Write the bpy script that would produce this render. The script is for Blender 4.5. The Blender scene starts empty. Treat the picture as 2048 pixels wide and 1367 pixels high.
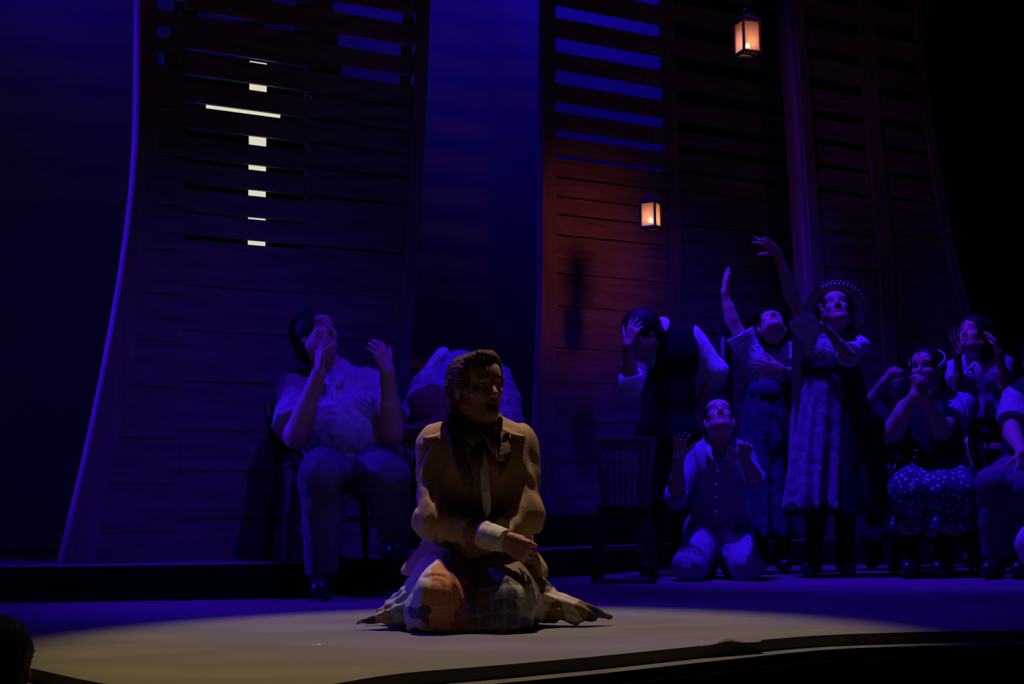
import bpy, bmesh, math, random
import numpy as np
from mathutils import Vector, Matrix

random.seed(7)
SC = bpy.context.scene
COL = SC.collection

# ---------------------------------------------------------------- camera
F_PX, CX, CY = 2800.0, 1024.0, 683.5
H_CAM = 0.40
PITCH = math.atan((1010 - 683.5) / F_PX)
ROLL = 0.012
_c, _s = math.cos(PITCH), math.sin(PITCH)
FWD = Vector((0, _c, _s))
_U0 = Vector((0, -_s, _c))
_X0 = Vector((1, 0, 0))
RGT = math.cos(ROLL) * _X0 - math.sin(ROLL) * _U0
UPV = math.sin(ROLL) * _X0 + math.cos(ROLL) * _U0
CAM = Vector((0, 0, H_CAM))
cam_data = bpy.data.cameras.new('camera')
cam_data.sensor_width = 36
cam_data.lens = F_PX / 2048 * 36
cam_data.clip_end = 100
cam = bpy.data.objects.new('camera', cam_data)
COL.objects.link(cam)
cam.matrix_world = Matrix(((RGT.x, UPV.x, -FWD.x, CAM.x), (RGT.y, UPV.y, -FWD.y, CAM.y),
                           (RGT.z, UPV.z, -FWD.z, CAM.z), (0, 0, 0, 1)))
SC.camera = cam

# ---------------------------------------------------------------- exposure, world
SC.view_settings.view_transform = 'Standard'
SC.view_settings.look = 'None'
SC.view_settings.gamma = 1
SC.view_settings.use_curve_mapping = False
SC.view_settings.exposure = 0.0
w = bpy.data.worlds.new('theatre_dark')
SC.world = w
w.use_nodes = True
w.node_tree.nodes['Background'].inputs[0].default_value = (0.5, 0.2, 0.9, 1)
w.node_tree.nodes['Background'].inputs[1].default_value = 0.0022
SC.cycles.use_denoising = True
SC.cycles.max_bounces = 6
SC.cycles.sample_clamp_indirect = 2.0


def ray(px, py):
    return FWD + RGT * ((px - CX) / F_PX) - UPV * ((py - CY) / F_PX)


def P(px, py, D):
    """point at distance D (along the level viewing direction) seen at a pixel"""
    r = ray(px, py)
    return CAM + r * (D / r.y)


def floorpt(px, py, z=0.0):
    r = ray(px, py)
    return CAM + r * ((z - CAM.z) / r.z)


def spot(name, loc, target, energy, color, size_deg, blend=0.5, radius=0.05):
    d = bpy.data.lights.new(name, 'SPOT')
    d.energy = energy
    d.color = color
    d.spot_size = math.radians(size_deg)
    d.spot_blend = blend
    d.shadow_soft_size = radius
    o = bpy.data.objects.new(name, d)
    COL.objects.link(o)
    o.location = loc
    o.rotation_euler = (Vector(target) - Vector(loc)).to_track_quat('-Z', 'Y').to_euler()
    return o


BLUE = (0.045, 0.004, 1.0)
VIOLET = (0.12, 0.01, 1.0)
# follow spot high on the kneeling woman, from well behind her
spot('key_spotlight', (0.20, 6.25, 7.0), (-0.12, 4.28, 0), 1380, (1.0, 0.76, 0.30), 23.5, 0.5, 0.05)
# blue top wash over the crowd and the stage floor
spot('blue_top_light_right', (0.5, 6.9, 7.0), (1.95, 7.85, 0.9), 3200, BLUE, 34, 0.8, 0.04)
spot('blue_top_light_middle', (-0.5, 6.7, 7.0), (-0.32, 7.05, 1.0), 750, BLUE, 10, 0.8, 0.05)
spot('blue_floor_light', (0.2, 6.2, 7.2), (0.2, 5.9, 0.0), 620, BLUE, 42, 0.8, 0.10)
spot('blue_floor_light_left', (-2.9, 5.4, 6.0), (-2.6, 5.7, 0.0), 300, BLUE, 33, 0.9, 0.10)
# steep lights on the foot of the flats
spot('blue_wall_light_left', (0.8, 4.0, 6.4), (-1.5, 6.8, -0.35), 780, (0.06, 0.001, 1.0), 27, 1.0, 0.12)
spot('blue_wall_light_middle', (2.3, 5.6, 7.0), (0.52, 8.35, 0.2), 820, (0.05, 0.001, 1.0), 17, 1.0, 0.12)
spot('blue_wall_light_right', (2.7, 6.6, 7.0), (3.7, 9.2, 1.3), 380, BLUE, 22, 1.0, 0.12)
# side light catching the left flat's edge
spot('blue_side_light', (-4.4, 6.75, 2.0), (-1.9, 6.45, 1.7), 700, BLUE, 72, 0.6, 0.06)
spot('violet_edge_light', (-1.2, 5.8, 6.6), (2.0, 8.25, 3.0), 170, (0.45, 0.05, 1.0), 24, 0.9, 0.08)
# sky cloth lights from above
CB = (0.018, 0.0, 1.0)
spot('cyc_light_centre', (-0.3, 8.9, 8.0), (0.1, 10.6, 6.5), 860, CB, 52, 1.0, 0.3)
spot('cyc_light_between', (-2.2, 7.9, 7.6), (-1.5, 9.7, 6.0), 520, CB, 50, 1.0, 0.3)
spot('cyc_light_left', (-4.1, 6.9, 6.8), (-3.8, 8.6, 5.5), 400, CB, 52, 1.0, 0.3)
# ember red light low on the middle flat, faint warm spill on the flats above
spot('red_light', (3.4, 4.6, 5.6), (0.68, 8.3, 2.2), 320, (1.0, 0.15, 0.09), 12.5, 1.0, 0.2)
spot('warm_spill_light', (5.2, 3.0, 5.2), (1.9, 8.8, 3.6), 18, (1.0, 0.34, 0.42), 34, 1.0, 0.3)
spot('warm_spill_light', (3.2, 2.0, 5.0), (-1.1, 6.9, 3.5), 16, (1.0, 0.34, 0.45), 26, 1.0, 0.3)


# ---------------------------------------------------------------- materials
def mat(name, color, rough=0.8, color2=None, scale=8.0, spec=0.2, bump=0.0, bump_scale=60.0,
        stretch=None, metallic=0.0, attr=None, detail=4.0):
    m = bpy.data.materials.new(name)
    m.use_nodes = True
    nt = m.node_tree
    b = nt.nodes['Principled BSDF']
    b.inputs['Roughness'].default_value = rough
    b.inputs['Specular IOR Level'].default_value = spec
    b.inputs['Metallic'].default_value = metallic
    b.inputs['Base Color'].default_value = (*color, 1)
    tc = nt.nodes.new('ShaderNodeTexCoord')
    mp = nt.nodes.new('ShaderNodeMapping')
    if stretch:
        mp.inputs['Scale'].default_value = stretch
    nt.links.new(tc.outputs['Object'], mp.inputs[0])
    if color2 is not None:
        n = nt.nodes.new('ShaderNodeTexNoise')
        n.inputs['Scale'].default_value = scale
        n.inputs['Detail'].default_value = detail
        nt.links.new(mp.outputs[0], n.inputs['Vector'])
        r = nt.nodes.new('ShaderNodeValToRGB')
        r.color_ramp.elements[0].position = 0.35
        r.color_ramp.elements[1].position = 0.65
        r.color_ramp.elements[0].color = (*color, 1)
        r.color_ramp.elements[1].color = (*color2, 1)
        nt.links.new(n.outputs['Fac'], r.inputs[0])
        nt.links.new(r.outputs[0], b.inputs['Base Color'])
    if attr:
        a = nt.nodes.new('ShaderNodeVertexColor')
        a.layer_name = attr
        nt.links.new(a.outputs[0], b.inputs['Base Color'])
    if bump > 0:
        n2 = nt.nodes.new('ShaderNodeTexNoise')
        n2.inputs['Scale'].default_value = bump_scale
        n2.inputs['Detail'].default_value = 3
        nt.links.new(mp.outputs[0], n2.inputs['Vector'])
        bp = nt.nodes.new('ShaderNodeBump')
        bp.inputs['Strength'].default_value = bump
        bp.inputs['Distance'].default_value = 0.01
        nt.links.new(n2.outputs['Fac'], bp.inputs['Height'])
        nt.links.new(bp.outputs[0], b.inputs['Normal'])
    return m


def mat_floral(name, base, spots, scale=45.0, thr=0.5):
    m = mat(name, base, 0.85)
    nt = m.node_tree
    b = nt.nodes['Principled BSDF']
    v = nt.nodes.new('ShaderNodeTexNoise')
    v.inputs['Scale'].default_value = scale
    v.inputs['Detail'].default_value = 1
    tc = nt.nodes.new('ShaderNodeTexCoord')
    nt.links.new(tc.outputs['Object'], v.inputs['Vector'])
    r = nt.nodes.new('ShaderNodeValToRGB')
    r.color_ramp.interpolation = 'LINEAR'
    r.color_ramp.elements[0].position = thr
    r.color_ramp.elements[1].position = thr + 0.04
    r.color_ramp.elements[0].color = (*base, 1)
    r.color_ramp.elements[1].color = (*spots, 1)
    nt.links.new(v.outputs['Fac'], r.inputs[0])
    nt.links.new(r.outputs[0], b.inputs['Base Color'])
    return m


def mat_dots(name, base, dot, scale=40.0, size=0.25):
    m = mat(name, base, 0.85)
    nt = m.node_tree
    b = nt.nodes['Principled BSDF']
    v = nt.nodes.new('ShaderNodeTexVoronoi')
    v.inputs['Scale'].default_value = scale
    tc = nt.nodes.new('ShaderNodeTexCoord')
    nt.links.new(tc.outputs['Object'], v.inputs['Vector'])
    r = nt.nodes.new('ShaderNodeValToRGB')
    r.color_ramp.elements[0].position = size
    r.color_ramp.elements[1].position = size + 0.06
    r.color_ramp.elements[0].color = (*dot, 1)
    r.color_ramp.elements[1].color = (*base, 1)
    nt.links.new(v.outputs['Distance'], r.inputs[0])
    nt.links.new(r.outputs[0], b.inputs['Base Color'])
    return m


def mat_plaid(name, base, line, scale=110.0, width=0.22):
    m = mat(name, base, 0.9)
    nt = m.node_tree
    b = nt.nodes['Principled BSDF']
    tc = nt.nodes.new('ShaderNodeTexCoord')
    outs = []
    for ax in ('X', 'Z'):
        wv = nt.nodes.new('ShaderNodeTexWave')
        wv.bands_direction = ax
        wv.inputs['Scale'].default_value = scale / 10
        wv.inputs['Distortion'].default_value = 0.6
        wv.inputs['Detail'].default_value = 0
        nt.links.new(tc.outputs['Object'], wv.inputs['Vector'])
        outs.append(wv)
    mx = nt.nodes.new('ShaderNodeMath')
    mx.operation = 'MAXIMUM'
    nt.links.new(outs[0].outputs['Fac'], mx.inputs[0])
    nt.links.new(outs[1].outputs['Fac'], mx.inputs[1])
    r = nt.nodes.new('ShaderNodeValToRGB')
    r.color_ramp.elements[0].position = 1 - width
    r.color_ramp.elements[1].position = 1 - width / 2
    r.color_ramp.elements[0].color = (*base, 1)
    r.color_ramp.elements[1].color = (*line, 1)
    nt.links.new(mx.outputs[0], r.inputs[0])
    nt.links.new(r.outputs[0], b.inputs['Base Color'])
    return m


def mat_emit(name, color, strength):
    m = bpy.data.materials.new(name)
    m.use_nodes = True
    nt = m.node_tree
    nt.nodes.clear()
    e = nt.nodes.new('ShaderNodeEmission')
    e.inputs[0].default_value = (*color, 1)
    e.inputs[1].default_value = strength
    o = nt.nodes.new('ShaderNodeOutputMaterial')
    nt.links.new(e.outputs[0], o.inputs[0])
    return m


M = {}
M['boards'] = mat('weathered_boards', (0.16, 0.12, 0.10), 0.75, (0.24, 0.19, 0.16), 3.0, bump=0.4,
                  bump_scale=30, stretch=(1, 1, 9))
M['stile'] = mat('frame_boards', (0.17, 0.13, 0.11), 0.75, (0.25, 0.20, 0.17), 3.0, bump=0.3,
                 bump_scale=30, stretch=(6, 6, 1))
M['black'] = mat('black_drape', (0.006, 0.005, 0.006), 0.95, spec=0.0)
M['blackpaint'] = mat('black_paint', (0.010, 0.009, 0.010), 0.9, spec=0.02)
M['floor'] = mat('stage_floor', (0.155, 0.145, 0.125), 0.62, (0.195, 0.182, 0.155), 1.6, spec=0.18, bump=0.12,
                 bump_scale=25, detail=8, stretch=(1, 2.4, 1))
M['nosing'] = mat('stage_nosing', (0.11, 0.10, 0.09), 0.7, (0.15, 0.14, 0.12), 12)
M['cyc'] = mat('sky_cloth', (0.75, 0.75, 0.78), 0.95, spec=0.0)
M['darkwood'] = mat('dark_chair_wood', (0.035, 0.020, 0.012), 0.45, (0.06, 0.035, 0.02), 20, spec=0.4)
M['iron'] = mat('lantern_iron', (0.03, 0.022, 0.016), 0.5, metallic=0.4, spec=0.3)
M['tape'] = mat('white_tape', (0.8, 0.78, 0.7), 0.6)


# ---------------------------------------------------------------- object helpers
def tag(o, label=None, cat=None, group=None, kind=None):
    if label: o['label'] = label
    if cat: o['category'] = cat
    if group: o['group'] = group
    if kind: o['kind'] = kind
    return o


def empty(name, loc, label, cat, group=None):
    o = bpy.data.objects.new(name, None)
    COL.objects.link(o)
    o.location = loc
    o.empty_display_size = 0.1
    return tag(o, label, cat, group)


def link_mesh(name, me, materials, parent=None, smooth=False):
    if not isinstance(materials, (list, tuple)):
        materials = [materials]
    for m in materials:
        me.materials.append(m)
    if smooth:
        me.polygons.foreach_set('use_smooth', [True] * len(me.polygons))
    o = bpy.data.objects.new(name, me)
    COL.objects.link(o)
    if parent is not None:
        o.parent = parent
        # vertices are given in world space; the thing's Empty only translates
        root = parent
        off = Vector((0, 0, 0))
        while root is not None:
            off = off + root.location
            root = root.parent
        o.location = -off
    return o


def from_bm(name, bm, materials, parent=None, smooth=False):
    me = bpy.data.meshes.new(name)
    bmesh.ops.recalc_face_normals(bm, faces=bm.faces)
    bm.to_mesh(me)
    bm.free()
    return link_mesh(name, me, materials, parent, smooth)


def bm_prism(bm, poly, vec):
    """closed prism from a planar polygon (list of Vector) extruded by vec"""
    a = [bm.verts.new(p) for p in poly]
    b = [bm.verts.new(p + vec) for p in poly]
    n = len(poly)
    bm.faces.new(a)
    bm.faces.new(b[::-1])
    for i in range(n):
        bm.faces.new((a[i], b[i], b[(i + 1) % n], a[(i + 1) % n]))


def bm_box(bm, c, half, R=None):
    c = Vector(c)
    R = R or Matrix.Identity(3)
    vs = []
    for sx in (-1, 1):
        for sy in (-1, 1):
            for sz in (-1, 1):
                vs.append(bm.verts.new(c + R @ Vector((sx * half[0], sy * half[1], sz * half[2]))))
    for f in ((0, 1, 3, 2), (4, 6, 7, 5), (0, 4, 5, 1), (2, 3, 7, 6), (0, 2, 6, 4), (1, 5, 7, 3)):
        bm.faces.new([vs[i] for i in f])


def bm_tube(bm, pts, radii, seg=10, cap=True):
    pts = [Vector(p) for p in pts]
    if not hasattr(radii, '__len__'):
        radii = [radii] * len(pts)
    rings = []
    prev = None
    for i, p in enumerate(pts):
        t = (pts[min(i + 1, len(pts) - 1)] - pts[max(i - 1, 0)]).normalized()
        if prev is None:
            a = t.orthogonal().normalized()
        else:
            a = (prev - t * prev.dot(t)).normalized()
        prev = a
        b = t.cross(a)
        rings.append([bm.verts.new(p + (a * math.cos(2 * math.pi * k / seg) + b * math.sin(2 * math.pi * k / seg)) * radii[i])
                      for k in range(seg)])
    for r0, r1 in zip(rings, rings[1:]):
        for k in range(seg):
            bm.faces.new((r0[k], r0[(k + 1) % seg], r1[(k + 1) % seg], r1[k]))
    if cap:
        bm.faces.new(rings[0][::-1])
        bm.faces.new(rings[-1])


def bm_lathe(bm, origin, R, profile, seg=24):
    """profile of (radius, height) about local z"""
    rings = []
    for r, h in profile:
        rings.append([bm.verts.new(Vector(origin) + R @ Vector((r * math.cos(2 * math.pi * k / seg), r * math.sin(2 * math.pi * k / seg), h)))
                      for k in range(seg)])
    for r0, r1 in zip(rings, rings[1:]):
        for k in range(seg):
            bm.faces.new((r0[k], r0[(k + 1) % seg], r1[(k + 1) % seg], r1[k]))
    bmesh.ops.remove_doubles(bm, verts=bm.verts, dist=1e-5)


# ---------------------------------------------------------------- stage floor
PZ = 0.155    # step platform height
rise_pix = [(-500, 1212), (0, 1205), (330, 1200), (600, 1194), (860, 1176), (1100, 1156), (1200, 1150), (1290, 1141), (1420, 1135), (1550, 1131), (1700, 1129), (2048, 1129), (2600, 1133)]
riser_line = [floorpt(x, y) for x, y in rise_pix]
lip_pix = [(-260, 1285), (-60, 1312), (42, 1331), (180, 1361), (340, 1384), (500, 1386), (650, 1369), (800, 1346), (1000, 1329), (1200, 1311), (1420, 1289),
           (1620, 1271), (1800, 1264), (1950, 1261), (2150, 1259), (2500, 1257)]
lip_line = [floorpt(x, y) for x, y in lip_pix]


def smooth_line(pts, n=6):
    out = []
    for i in range(len(pts) - 1):
        p0, p1, p2, p3 = pts[max(i - 1, 0)], pts[i], pts[i + 1], pts[min(i + 2, len(pts) - 1)]
        for k in range(n):
            t = k / n
            out.append(0.5 * ((2 * p1) + (-p0 + p2) * t + (2 * p0 - 5 * p1 + 4 * p2 - p3) * t * t + (-p0 + 3 * p1 - 3 * p2 + p3) * t ** 3))
    out.append(pts[-1])
    return out


lip = smooth_line(lip_line)
bm = bmesh.new()
back = [Vector((9, 14, 0)), Vector((-9, 14, 0))]
poly = [Vector((-9, 5.0, 0))] + lip + [Vector((9, 4.6, 0))] + back
bm_prism(bm, poly, Vector((0, 0, -0.030)))
fl = from_bm('floor', bm, M['floor'])
tag(fl, kind='structure')


def offset_line(line, d):
    out = []
    for i, p in enumerate(line):
        t = (line[min(i + 1, len(line) - 1)] - line[max(i - 1, 0)]).normalized()
        n = Vector((t.y, -t.x, 0))
        if n.y > 0: n = -n
        out.append(p + n * d)
    return out


# nosing strip just under and in front of the floor covering, then the pit face
n0 = offset_line(lip, -0.02)
n1 = offset_line(lip, 0.075)
bm = bmesh.new()
za, zb = -0.034, -0.065
for i in range(len(n0) - 1):
    q = [n0[i], n0[i + 1], n1[i + 1], n1[i]]
    t = [bm.verts.new(Vector((v.x, v.y, za))) for v in q]
    b = [bm.verts.new(Vector((v.x, v.y, zb))) for v in q]
    bm.faces.new(t); bm.faces.new(b[::-1]); bm.faces.new((t[2], t[3], b[3], b[2])); bm.faces.new((t[0], t[1], b[1], b[0]))
bmesh.ops.remove_doubles(bm, verts=bm.verts, dist=1e-6)
tag(from_bm('trim_1', bm, M['nosing']), kind='structure')
n2 = offset_line(lip, 0.07)
bm = bmesh.new()
for i in range(len(n2) - 1):
    a, b = n2[i], n2[i + 1]
    bm_q = [bm.verts.new(Vector((a.x, a.y, zb))), bm.verts.new(Vector((b.x, b.y, zb))), bm.verts.new(Vector((b.x, b.y, -1.2))), bm.verts.new(Vector((a.x, a.y, -1.2)))]
    bm.faces.new(bm_q)
bmesh.ops.remove_doubles(bm, verts=bm.verts, dist=1e-6)
pf = from_bm('wall_front', bm, M['blackpaint'])
pf.modifiers.new('thickness', 'SOLIDIFY').thickness = 0.02
tag(pf, kind='structure')
bm = bmesh.new()
bm_box(bm, (0, 2.6, -1.22), (9, 4.6, 0.02))
tag(from_bm('floor_pit', bm, M['blackpaint']), kind='structure')

# curled lump of the floor cloth at the lip
c0 = floorpt(1460, 1286)
bm = bmesh.new()
prev = None
rings = []
for i in range(13):
    t = i / 12
    x = (t - 0.5) * 0.20
    p = c0 + Vector((x, x * 0.55 + 0.02, 0))
    hgt = 0.020 * math.exp(-((t - 0.45) / 0.2) ** 2) + 0.001
    rings.append([bm.verts.new(p + Vector((0, dy, hz * hgt))) for dy, hz in ((0.05, 0), (0.03, .5), (0.0, 1), (-0.022, .55), (-0.03, 0))])
for a, b in zip(rings, rings[1:]):
    for k in range(4):
        bm.faces.new((a[k], a[k + 1], b[k + 1], b[k]))
lump = from_bm('floor_cloth_wrinkle', bm, M['floor'], None, True)
lump.modifiers.new('thickness', 'SOLIDIFY').thickness = 0.002
tag(lump, 'small raised wrinkle of floor cloth at the right part of the stage lip', 'wrinkle')

# little scraps lying on the floor
for (px, py, sx, lab) in ((628, 1290, .008, 'tiny white scrap on the lit floor left of the skirt, leftmost of a pair'),
                          (639, 1290, .010, 'tiny white scrap on the lit floor left of the skirt, right one of a pair'),
                          (834, 1301, .004, 'tiny pale scrap on the floor in front of the kneeling woman')):
    bm = bmesh.new()
    c = floorpt(px, py)
    pts = [c + Vector((math.cos(a) * sx * random.uniform(.6, 1.1), math.sin(a) * sx * 1.6 * random.uniform(.5, 1.2), 0.0)) for a in [k * 1.047 for k in range(6)]]
    bm_prism(bm, pts, Vector((0, 0, 0.002)))
    tag(from_bm('paper_scrap', bm, M['tape']), lab, 'scrap', 'scraps on the floor' if sx > .005 else None)
bm = bmesh.new()
c = floorpt(1672, 1281, -0.034)
bm_box(bm, c + Vector((0, 0, .001)), (0.022, 0.010, 0.001), Matrix.Rotation(0.2, 3, 'Z'))
tag(from_bm('tape_strip', bm, M['tape']), 'short white tape strip on the stage nosing at right', 'tape')

# ---------------------------------------------------------------- platform (one step) with a second step behind at right
bm = bmesh.new()
rl = smooth_line(riser_line, 5)
poly = [Vector((v.x, v.y, PZ)) for v in rl] + [Vector((9, 14, PZ)), Vector((-9, 14, PZ))]
bm_prism(bm, poly, Vector((0, 0, -PZ)))
for f in bm.faces:
    f.normal_update()
    f.material_index = 0 if abs(f.normal.z) > 0.5 else 1
me = bpy.data.meshes.new('stage_platform')
bm.to_mesh(me); bm.free()
plat = link_mesh('floor_platform', me, [M['floor'], M['blackpaint']])
tag(plat, kind='structure')

# ---------------------------------------------------------------- slatted wall flats
ALPHA = math.radians(30)
UD = Vector((math.cos(ALPHA), math.sin(ALPHA), 0))
ND = Vector((math.sin(ALPHA), -math.cos(ALPHA), 0))    # towards the audience
W0 = floorpt(122, 1128, PZ)


class Flat:
    def __init__(s, off):
        s.o = Vector((W0.x, W0.y, 0)) - ND * off

    def uz(s, px, py):
        r = ray(px, py)
        t = (s.o - CAM).dot(ND) / r.dot(ND)
        p = CAM + r * t
        return (p - s.o).dot(UD), p.z

    def w(s, u, z, n=0.0):
        return s.o + UD * u + Vector((0, 0, z)) + ND * n


def interp(tab):
    tab = sorted(tab, key=lambda q: q[1])
    zs = [q[1] for q in tab]
    us = [q[0] for q in tab]
    return lambda z: float(np.interp(z, zs, us))


def slab(bm, fl, uL, uR, z0, z1, n0, n1, steps=1):
    """board between heights z0..z1 with edges following uL(z), uR(z)"""
    pts = []
    k = max(1, steps)
    left = [fl.w(uL(z0 + (z1 - z0) * i / k), z0 + (z1 - z0) * i / k, n0) for i in range(k + 1)]
    right = [fl.w(uR(z0 + (z1 - z0) * i / k), z0 + (z1 - z0) * i / k, n0) for i in range(k + 1)]
    bm_prism(bm, left + right[::-1], ND * (n1 - n0))


def build_flat(name, label, off, left_px, right_px, zbase, columns, stiles, ztop=5.6, edge=0.10, extra=None):
    fl = Flat(off)
    Lp = [fl.uz(*p) for p in left_px]
    Rp = [fl.uz(*p) for p in right_px]
    # carry the top edge of the outline straight on above the frame
    def ext(T):
        T = sorted(T, key=lambda q: q[1])
        (u0, z0), (u1, z1) = T[-2], T[-1]
        T.append((u1 + (u1 - u0) / (z1 - z0) * (ztop - z1), ztop))
        if T[0][1] > zbase:
            (u0, z0), (u1, z1) = T[0], T[1]
            T.insert(0, (u0 - (u1 - u0) / (z1 - z0) * (z0 - zbase), zbase))
        return interp(T)
    EL, ER = ext(Lp), ext(Rp)
    b0 = fl.w(EL(zbase), zbase)
    root = empty(name, b0, label, 'stage wall')
    rnd = random.Random(hash(round(off * 100)) % 1000)
    # boards
    bm = bmesh.new()
    for ci, (fL, fR, gaps) in enumerate(columns):
        cl = (lambda z, f=fL: EL(z) + 0.03) if fL is None else interp([fl.uz(*q) for q in fL])
        cr = (lambda z, f=fR: ER(z) - 0.03) if fR is None else interp([fl.uz(*q) for q in fR])
        zg = []
        for (px, py, hpx, opens) in gaps:
            u, zc = fl.uz(px, py)
            _, za = fl.uz(px, py - hpx / 2)
            zg.append((zc, abs(za - zc) * 2, opens))
        zg.sort(key=lambda q: q[0])
        # fill above and below the listed gaps with closely butted boards
        z = zg[0][0] - 0.24 if zg else ztop
        seams = []
        while z > zbase + 0.1:
            seams.append((z, 0.006, None))
            z -= rnd.uniform(0.2, 0.26)
        z = zg[-1][0] + 0.19
        while z < ztop:
            seams.append((z, 0.07, 'all'))
            z += 0.19
        zg = sorted(zg + seams, key=lambda q: q[0])
        zl = zbase
        for (zc, gh, opens) in zg + [(ztop, 0, None)]:
            a, b = zl, zc - gh / 2
            if b > a + 0.004:
                nf = rnd.uniform(0.0, 0.006)
                slab(bm, fl, cl, cr, a, b, nf, -0.022 + nf, 3)
            # backing behind the closed stretch of a gap
            if gh > 0 and opens != 'all':
                segs = []
                ops = sorted(opens) if opens else []
                cur = -99
                for (oa, ob) in ops:
                    ua, _ = fl.uz(oa, 60)
                    ua = fl.uz(oa, gaps_y(gaps, zc, fl))[0]
                    ub = fl.uz(ob, gaps_y(gaps, zc, fl))[0]
                    segs.append((cur, ua)); cur = ub
                segs.append((cur, 99))
                for (sa, sb) in segs:
                    A = lambda z, sa=sa: max(cl(z), sa)
                    B = lambda z, sb=sb: min(cr(z), sb)
                    if B(zc) - A(zc) > 0.004:
                        back = bmesh.new()
                        slab(back, fl, A, B, zc - gh / 2 - 0.02, zc + gh / 2 + 0.02, *((-0.10, -0.115) if (ci == 1 and off == 0.0 and gaps_y(gaps, zc, fl) > 60) else (-0.03, -0.036)), 1)
                        from_bm('backing_board', back, M['black'] if (ci == 1 and off == 0.0) or off > .1 else M['boards'], root)
            zl = zc + gh / 2
    from_bm('boarding', bm, M['boards'], root)
    # upright frame pieces
    for (sL, sR, nf) in stiles:
        bm = bmesh.new()
        A = EL if sL == 'L' else (lambda z: ER(z) - 0.085) if sL == 'R-' else interp([fl.uz(*q) for q in sL])
        B = ER if sR == 'R' else (lambda z: EL(z) + float(np.interp(z, (0.2, 3.0), (.135, .082)))) if sR == 'L+' else interp([fl.uz(*q) for q in sR])
        slab(bm, fl, A, B, zbase, ztop, nf, -0.03, 24)
        from_bm('upright_board', bm, M['stile'], root)
    # side return giving the flat its depth
    for E, d in ((EL, 0.014), (ER, -0.014)):
        bm = bmesh.new()
        slab(bm, fl, E, (lambda z, E=E, d=d: E(z) + d), zbase, ztop, 0.012, -edge, 24)
        from_bm('edge_board', bm, M['stile'], root)
    return fl, root, EL, ER


def gaps_y(gaps, zc, fl):
    best = min(gaps, key=lambda g: abs(fl.uz(g[0], g[1])[1] - zc))
    return best[1]


# left flat: three columns of slats at the top that close up lower down
fl1, r1, EL1, ER1 = build_flat(
    'slatted_wall_flat', 'tall curved left stage wall of dark boards with a glowing cross shining through its gaps', 0.0,
    [(278, 0), (277, 160), (274, 300), (262, 430), (243, 560), (222, 680), (196, 810), (165, 950), (122, 1128)],
    [(858, 0), (851, 200), (838, 450), (826, 620), (819, 740), (817, 1098)], PZ,
    [
        (None, [(372, 0), (368, 400), (362, 700)],
         [(330, 8, 26, [(313, 350)]), (327, 63, 24, [(313, 341)]), (322, 117, 27, [(312, 331)])]),
        ([(372, 0), (368, 400), (362, 700)], [(622, 0), (622, 400), (622, 700)],
         [(560, 2, 10, [(548, 597)]), (445, 36, 11, [(400, 490), (530, 592)]), (516, 122, 9, None), (517, 175, 15, None),
          (494, 223, 9, None), (520, 282, 19, None), (523, 336, 11, None), (524, 387, 13, None), (525, 438, 5, None), (527, 487, 10, None)]),
        ([(622, 0), (622, 400), (622, 700)], None,
         [(740, 25, 22, [(672, 809)]), (742, 90, 26, [(681, 806)]), (744, 150, 22, [(688, 803)]), (745, 205, 6, None), (746, 254, 7, None),
          (745, 300, 6, None), (740, 348, 6, None), (740, 403, 7, None), (740, 502, 5, None)]),
    ],
    [('L', 'L+', 0.016), ('R-', 'R', 0.016)])

# middle flat (behind), slats open onto the blue cloth on its left half
fl2, r2, EL2, ER2 = build_flat(
    'slatted_wall_flat', 'middle stage wall of boards with red glow and blue light showing between its upper slats', 0.55,
    [(1086, 0), (1084, 300), (1082, 600), (1074, 800), (1067, 1028)],
    [(1580, 0), (1604, 200), (1620, 420), (1632, 640), (1640, 900)], 0.34,
    [
        (None, [(1335, 0), (1342, 300), (1350, 600)],
         [(1219, -22, 26, 'all'), (1219, 43, 26, 'all'), (1219, 108, 29, 'all'), (1219, 170, 28, 'all'), (1219, 229, 22, 'all'), (1219, 281, 16, 'all'),
          (1219, 326, 8, 'all'), (1219, 367, 4, None), (1219, 405, 3, None), (1219, 440, 3, None), (1219, 480, 3, None)]),
        ([(1335, 0), (1342, 300), (1350, 600)], None,
         [(1460, 15, 26, None), (1460, 80, 28, None), (1460, 145, 28, None), (1460, 207, 24, None), (1460, 268, 20, None),
          (1460, 311, 14, None), (1460, 355, 8, None), (1460, 393, 5, None), (1460, 460, 4, None)]),
    ],
    [('L', 'L+', 0.016), ([(1322, 0), (1330, 300), (1340, 600)], [(1346, 0), (1354, 300), (1366, 600)], 0.012), ('R-', 'R', 0.016)], edge=0.05)

# right flat, a little in front of the middle one
fl3, r3, EL3, ER3 = build_flat(
    'slatted_wall_flat', 'right stage wall of boards with two columns of dark slots and a flared right edge', 0.15,
    [(1584, 0), (1600, 200), (1612, 400), (1622, 560), (1630, 900)],
    [(1838, 0), (1852, 160), (1872, 300), (1897, 450), (1922, 560), (1946, 650), (1975, 800), (2010, 1000)], PZ,
    [
        (None, [(1728, 0), (1750, 300), (1770, 500)],
         [(1670, -5, 24, None), (1670, 53, 26, None), (1670, 113, 22, None), (1670, 174, 20, None), (1670, 234, 16, None), (1670, 287, 12, None),
          (1670, 335, 10, None), (1670, 384, 7, None), (1670, 463, 4, None)]),
        ([(1728, 0), (1750, 300), (1770, 500)], None,
         [(1800, 8, 26, None), (1800, 70, 24, None), (1800, 130, 22, None), (1800, 188, 18, None), (1800, 248, 16, None), (1800, 299, 12, None), (1800, 350, 10, None),
          (1800, 398, 7, None), (1800, 470, 4, None)]),
    ],
    [('L', 'L+', 0.016), ([(1712, 0), (1735, 300), (1756, 500)], [(1742, 0), (1763, 300), (1784, 500)], 0.012), ('R-', 'R', 0.016)], edge=0.16)

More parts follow.
